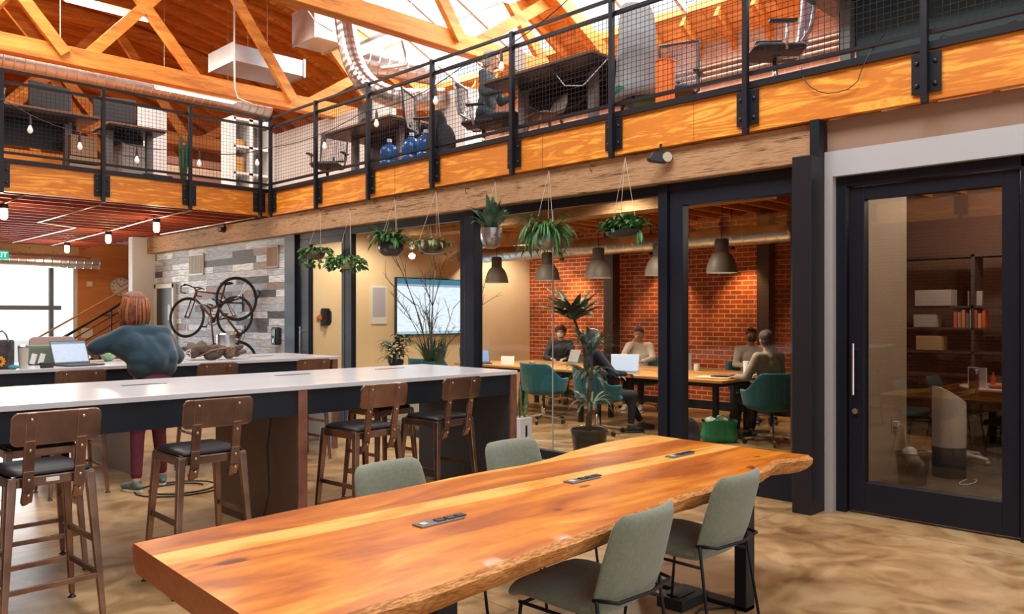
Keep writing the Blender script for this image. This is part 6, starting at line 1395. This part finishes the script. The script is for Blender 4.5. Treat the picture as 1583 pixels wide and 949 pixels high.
# string lights
def string(label, pts, bulbs):
    t = thing('string_lights', label, 'string lights', (0, 0, 0)); pts = [V(p) for p in pts]; pp = []
    for a, c in zip(pts, pts[1:]):
        for k in range(8): u = k/8; q = a*(1-u)+c*u; q.z -= .10*4*u*(1-u)*min(1, (c-a).length); pp.append(q)
    pp.append(pts[-1]); MB().tube(pp, .006, 6).build('cord', BLKPL, t, smooth=True)
    for q in bulbs:
        q = V(q); n_ = min(pp, key=lambda v: (v-q).length)
        s = MB().tube([n_, n_-V((0, 0, .07)), n_-V((0, 0, .13))], [.006, .018, .018], 10).build('bulb_socket', BLKPL, t, smooth='auto')
        MB().lathe([(.012, 0), (.018, -.02), (.032, -.055), (.030, -.08), (.015, -.10), (0, -.104)], n_-V((0, 0, .13)), 14).build('bulb', mat('bulb_glass', (.75, .70, .62), .08, emit=(1, .9, .75), es=.35), s, smooth=True)
YS = YF-.12; XS = XF-.10
string('string of bulbs strung along the back mezzanine railing', [(1.4, YS, 4.25), (2.6, YS, 4.2), (3.75, YS, 3.95), (4.9, YS, 3.95), (XS, YS, 4.12)], [(2.82, YS, 4.1), (3.45, YS, 4), (4.22, YS, 3.9), (5.08, YS, 3.95), (5.98, YS, 4.1)])
string('string of bulbs strung along the right mezzanine railing', [(XS, YS, 4.12), (XS, 8.8, 4.22), (XS, 6.9, 4.38), (XS, 5.2, 4.75)], [(XS, 9.9, 4.1), (XS, 8.5, 4.2), (XS, 7.38, 4.2), (XS, 6.25, 4.3)])
# ================================================================== ROOF LEVEL SERVICES
LIT = emis('tube_glow', (1, .96, .88), 5)
def strip(label, c, L0, ax, w_=.16, hz=None, pw=40):
    t = thing('strip_light', label, 'lamp', c, 0 if ax == 'x' else PI/2, 'strip lights under the roof'); MB().bx(-L0/2, L0/2, -w_/2, w_/2, 0, .06).build('housing', WHITE, t, .004); MB().bx(-L0/2+.02, L0/2-.02, -w_/2+.02, w_/2-.02, -.012, 0).build('diffuser', LIT, t)
    for x in (-L0/2+.15, L0/2-.15): MB().tube([(x, 0, .06), (x, 0, (hz or 7.4)-c[2])], .005, 5).build('hanger', STEEL, t)
    area('strip_glow', (c[0], c[1], c[2]-.03), (0, 0, 0 if ax == 'x' else PI/2), L0, w_, pw, (1, .93, .8))
strip('strip light near the top left of the picture, high under the roof', (4.6, 13.75, 6.45), 1.3, 'x', .2, 7.85)
strip('strip light at the left edge below the long timber chord', (3.5, 14.25, 5.62), 1.35, 'x', .18, 7.85)
strip('strip light above the white-framed cabinet, below the long timber chord', (6.45, 14.7, 5.62), 1.5, 'x', .18, 7.8)
strip('strip light in the middle, above the curved silver duct', (7.67, 10.65, 5.92), 1.9, 'y', .32, 7.55)
strip('strip light at the top centre beside the roof light', (7.9, 7.3, 5.95), 1.6, 'y', .3, 7.5)
duct('spiral_duct', 'long round galvanised duct running behind the timber chord, upper left', (-.7, 15.5, 5.85), (8.3, 15.5, 5.85), .19)
cpts = [V(q) for q in ((7.15, 10.9, 6.3), (7.12, 10.75, 5.85), (7.15, 10.62, 5.45), (7.25, 10.45, 5.15), (7.45, 10.2, 4.95), (7.75, 9.9, 4.88), (8.15, 9.55, 4.9))]
cpp = []
for i_ in range(6):
    p0_, p1_, p2_, p3_ = cpts[max(0, i_-1)], cpts[i_], cpts[i_+1], cpts[min(6, i_+2)]
    for k in range(8): u = k/8; cpp.append(.5*((2*p1_)+(p2_-p0_)*u+(2*p0_-5*p1_+4*p2_-p3_)*u*u+(3*p1_-p0_-3*p2_+p3_)*u**3))
tag(MB().tube(cpp, [.166 if k % 2 else .161 for k in range(len(cpp))], 20).build('curved_duct', GALV, None), 'curved silver flexible duct dropping from the roof to the mezzanine cabinet', 'duct')
for k in range(3): pass
def boxduct(label, x0, x1, y0, y1, z0, z1):
    t = thing('sheet_metal_duct', label, 'duct', (0, 0, 0)); MB().bx(x0, x1, y0, y1, z0, z1).build('duct_body', mat('sheet_metal', (.60, .66, .70), .35, .6, .08, 3), t, .006)
    for q in (.0, 1.0): e = .02; xx = x0*(1-q)+x1*q; MB().bx(xx-e, xx+e, y0-e, y1+e, z0-e, z1+e).build('flange', GALV, t)
    for yy in (y0+.1, y1-.1): MB().tube([((x0+x1)/2, yy, z1), ((x0+x1)/2, yy, rz((x0+x1)/2))], .006, 5).build('hanger', STEEL, t)
boxduct('wide flat sheet-metal duct above the mezzanine corner', 6.6, 8.0, 13.55, 14.5, 6.05, 6.35)
boxduct('square sheet-metal duct box hanging above the mezzanine corner', 7.35, 7.95, 12.1, 12.8, 6.3, 6.85)
duct('spiral_duct', 'short round galvanised duct leaving the square sheet-metal box', (7.95, 12.45, 6.55), (9.6, 12.45, 6.3), .15)
duct('spiral_duct', 'shiny round duct elbow section below the square sheet-metal box', (8.1, 11.9, 6.0), (9.3, 11.3, 5.9), .2)
def rods(label, pts, r_=.016): return tag(MB().tube(pts, r_, 8).build('conduit', MATS['conduit_steel'], None, smooth=True), label, 'conduit')
rods('vertical pair of pale conduits hanging past the timber chord above the corner', [(6.2, 12.7, 7.4), (6.2, 12.7, 5.3), (6.25, 12.7, 5.15), (6.5, 12.7, 5.1)])
rods('dark pipe crossing under the roof at the upper left', [(3.0, 15.0, 7.2), (7.5, 12.6, 7.2)], .05)
for k in range(4): tag(MB().tube([(11.62, -1, 5.35+.09*k), (11.62, 12, 5.35+.09*k)], .02, 8).build('conduit', MATS['conduit_steel'], None, smooth=True), 'steel conduit running along the upper brick wall in a bundle of four', 'conduit', 'four conduits on the upper brick wall')
rods('white bent pipe beside the curved silver duct', [(8.3, 11.0, 6.4), (8.3, 10.8, 5.9), (8.2, 10.7, 5.7), (7.9, 10.95, 5.62)], .035)
rods('thin pale conduit swooping under the roof to the curved duct', [(6.6, 11.3, 7.5), (6.6, 11.2, 6.4), (6.7, 11.0, 6.1), (6.8, 10.7, 5.9)], .012)
# bushes outside the street window
LO = mat('pale_tree', (.34, .36, .30), .9)
for k, (x, y, s, lb) in enumerate(((1.8, 29, 1.0, 'pale bare tree outside the street window at the left edge'), (4.9, 31, 1.1, 'pale bare tree outside the street window near the window post'))):
    t = thing('tree', lb, 'tree', (x, y, -.12)); mb = MB(); twigs(mb, (0, 0, 0), 4, 2.6*s, .25, 70+k, .05*s, 2); mb.build('trunk', mat('pale_bark', (.35, .32, .30), .9), t)
    mb = MB(); rd = random.Random(80+k)
    for j in range(500): a, e = rd.uniform(0, 6.28), rd.uniform(.2, 1); mb.leaf((1.3*s*e*math.cos(a), 1.0*s*e*math.sin(a), rd.uniform(.6, 2.6)*s), (rd.uniform(-1, 1), rd.uniform(-1, 1), rd.uniform(-.5, 1)), .16, .08, .5, 3)
    mb.build('foliage', LO, t)
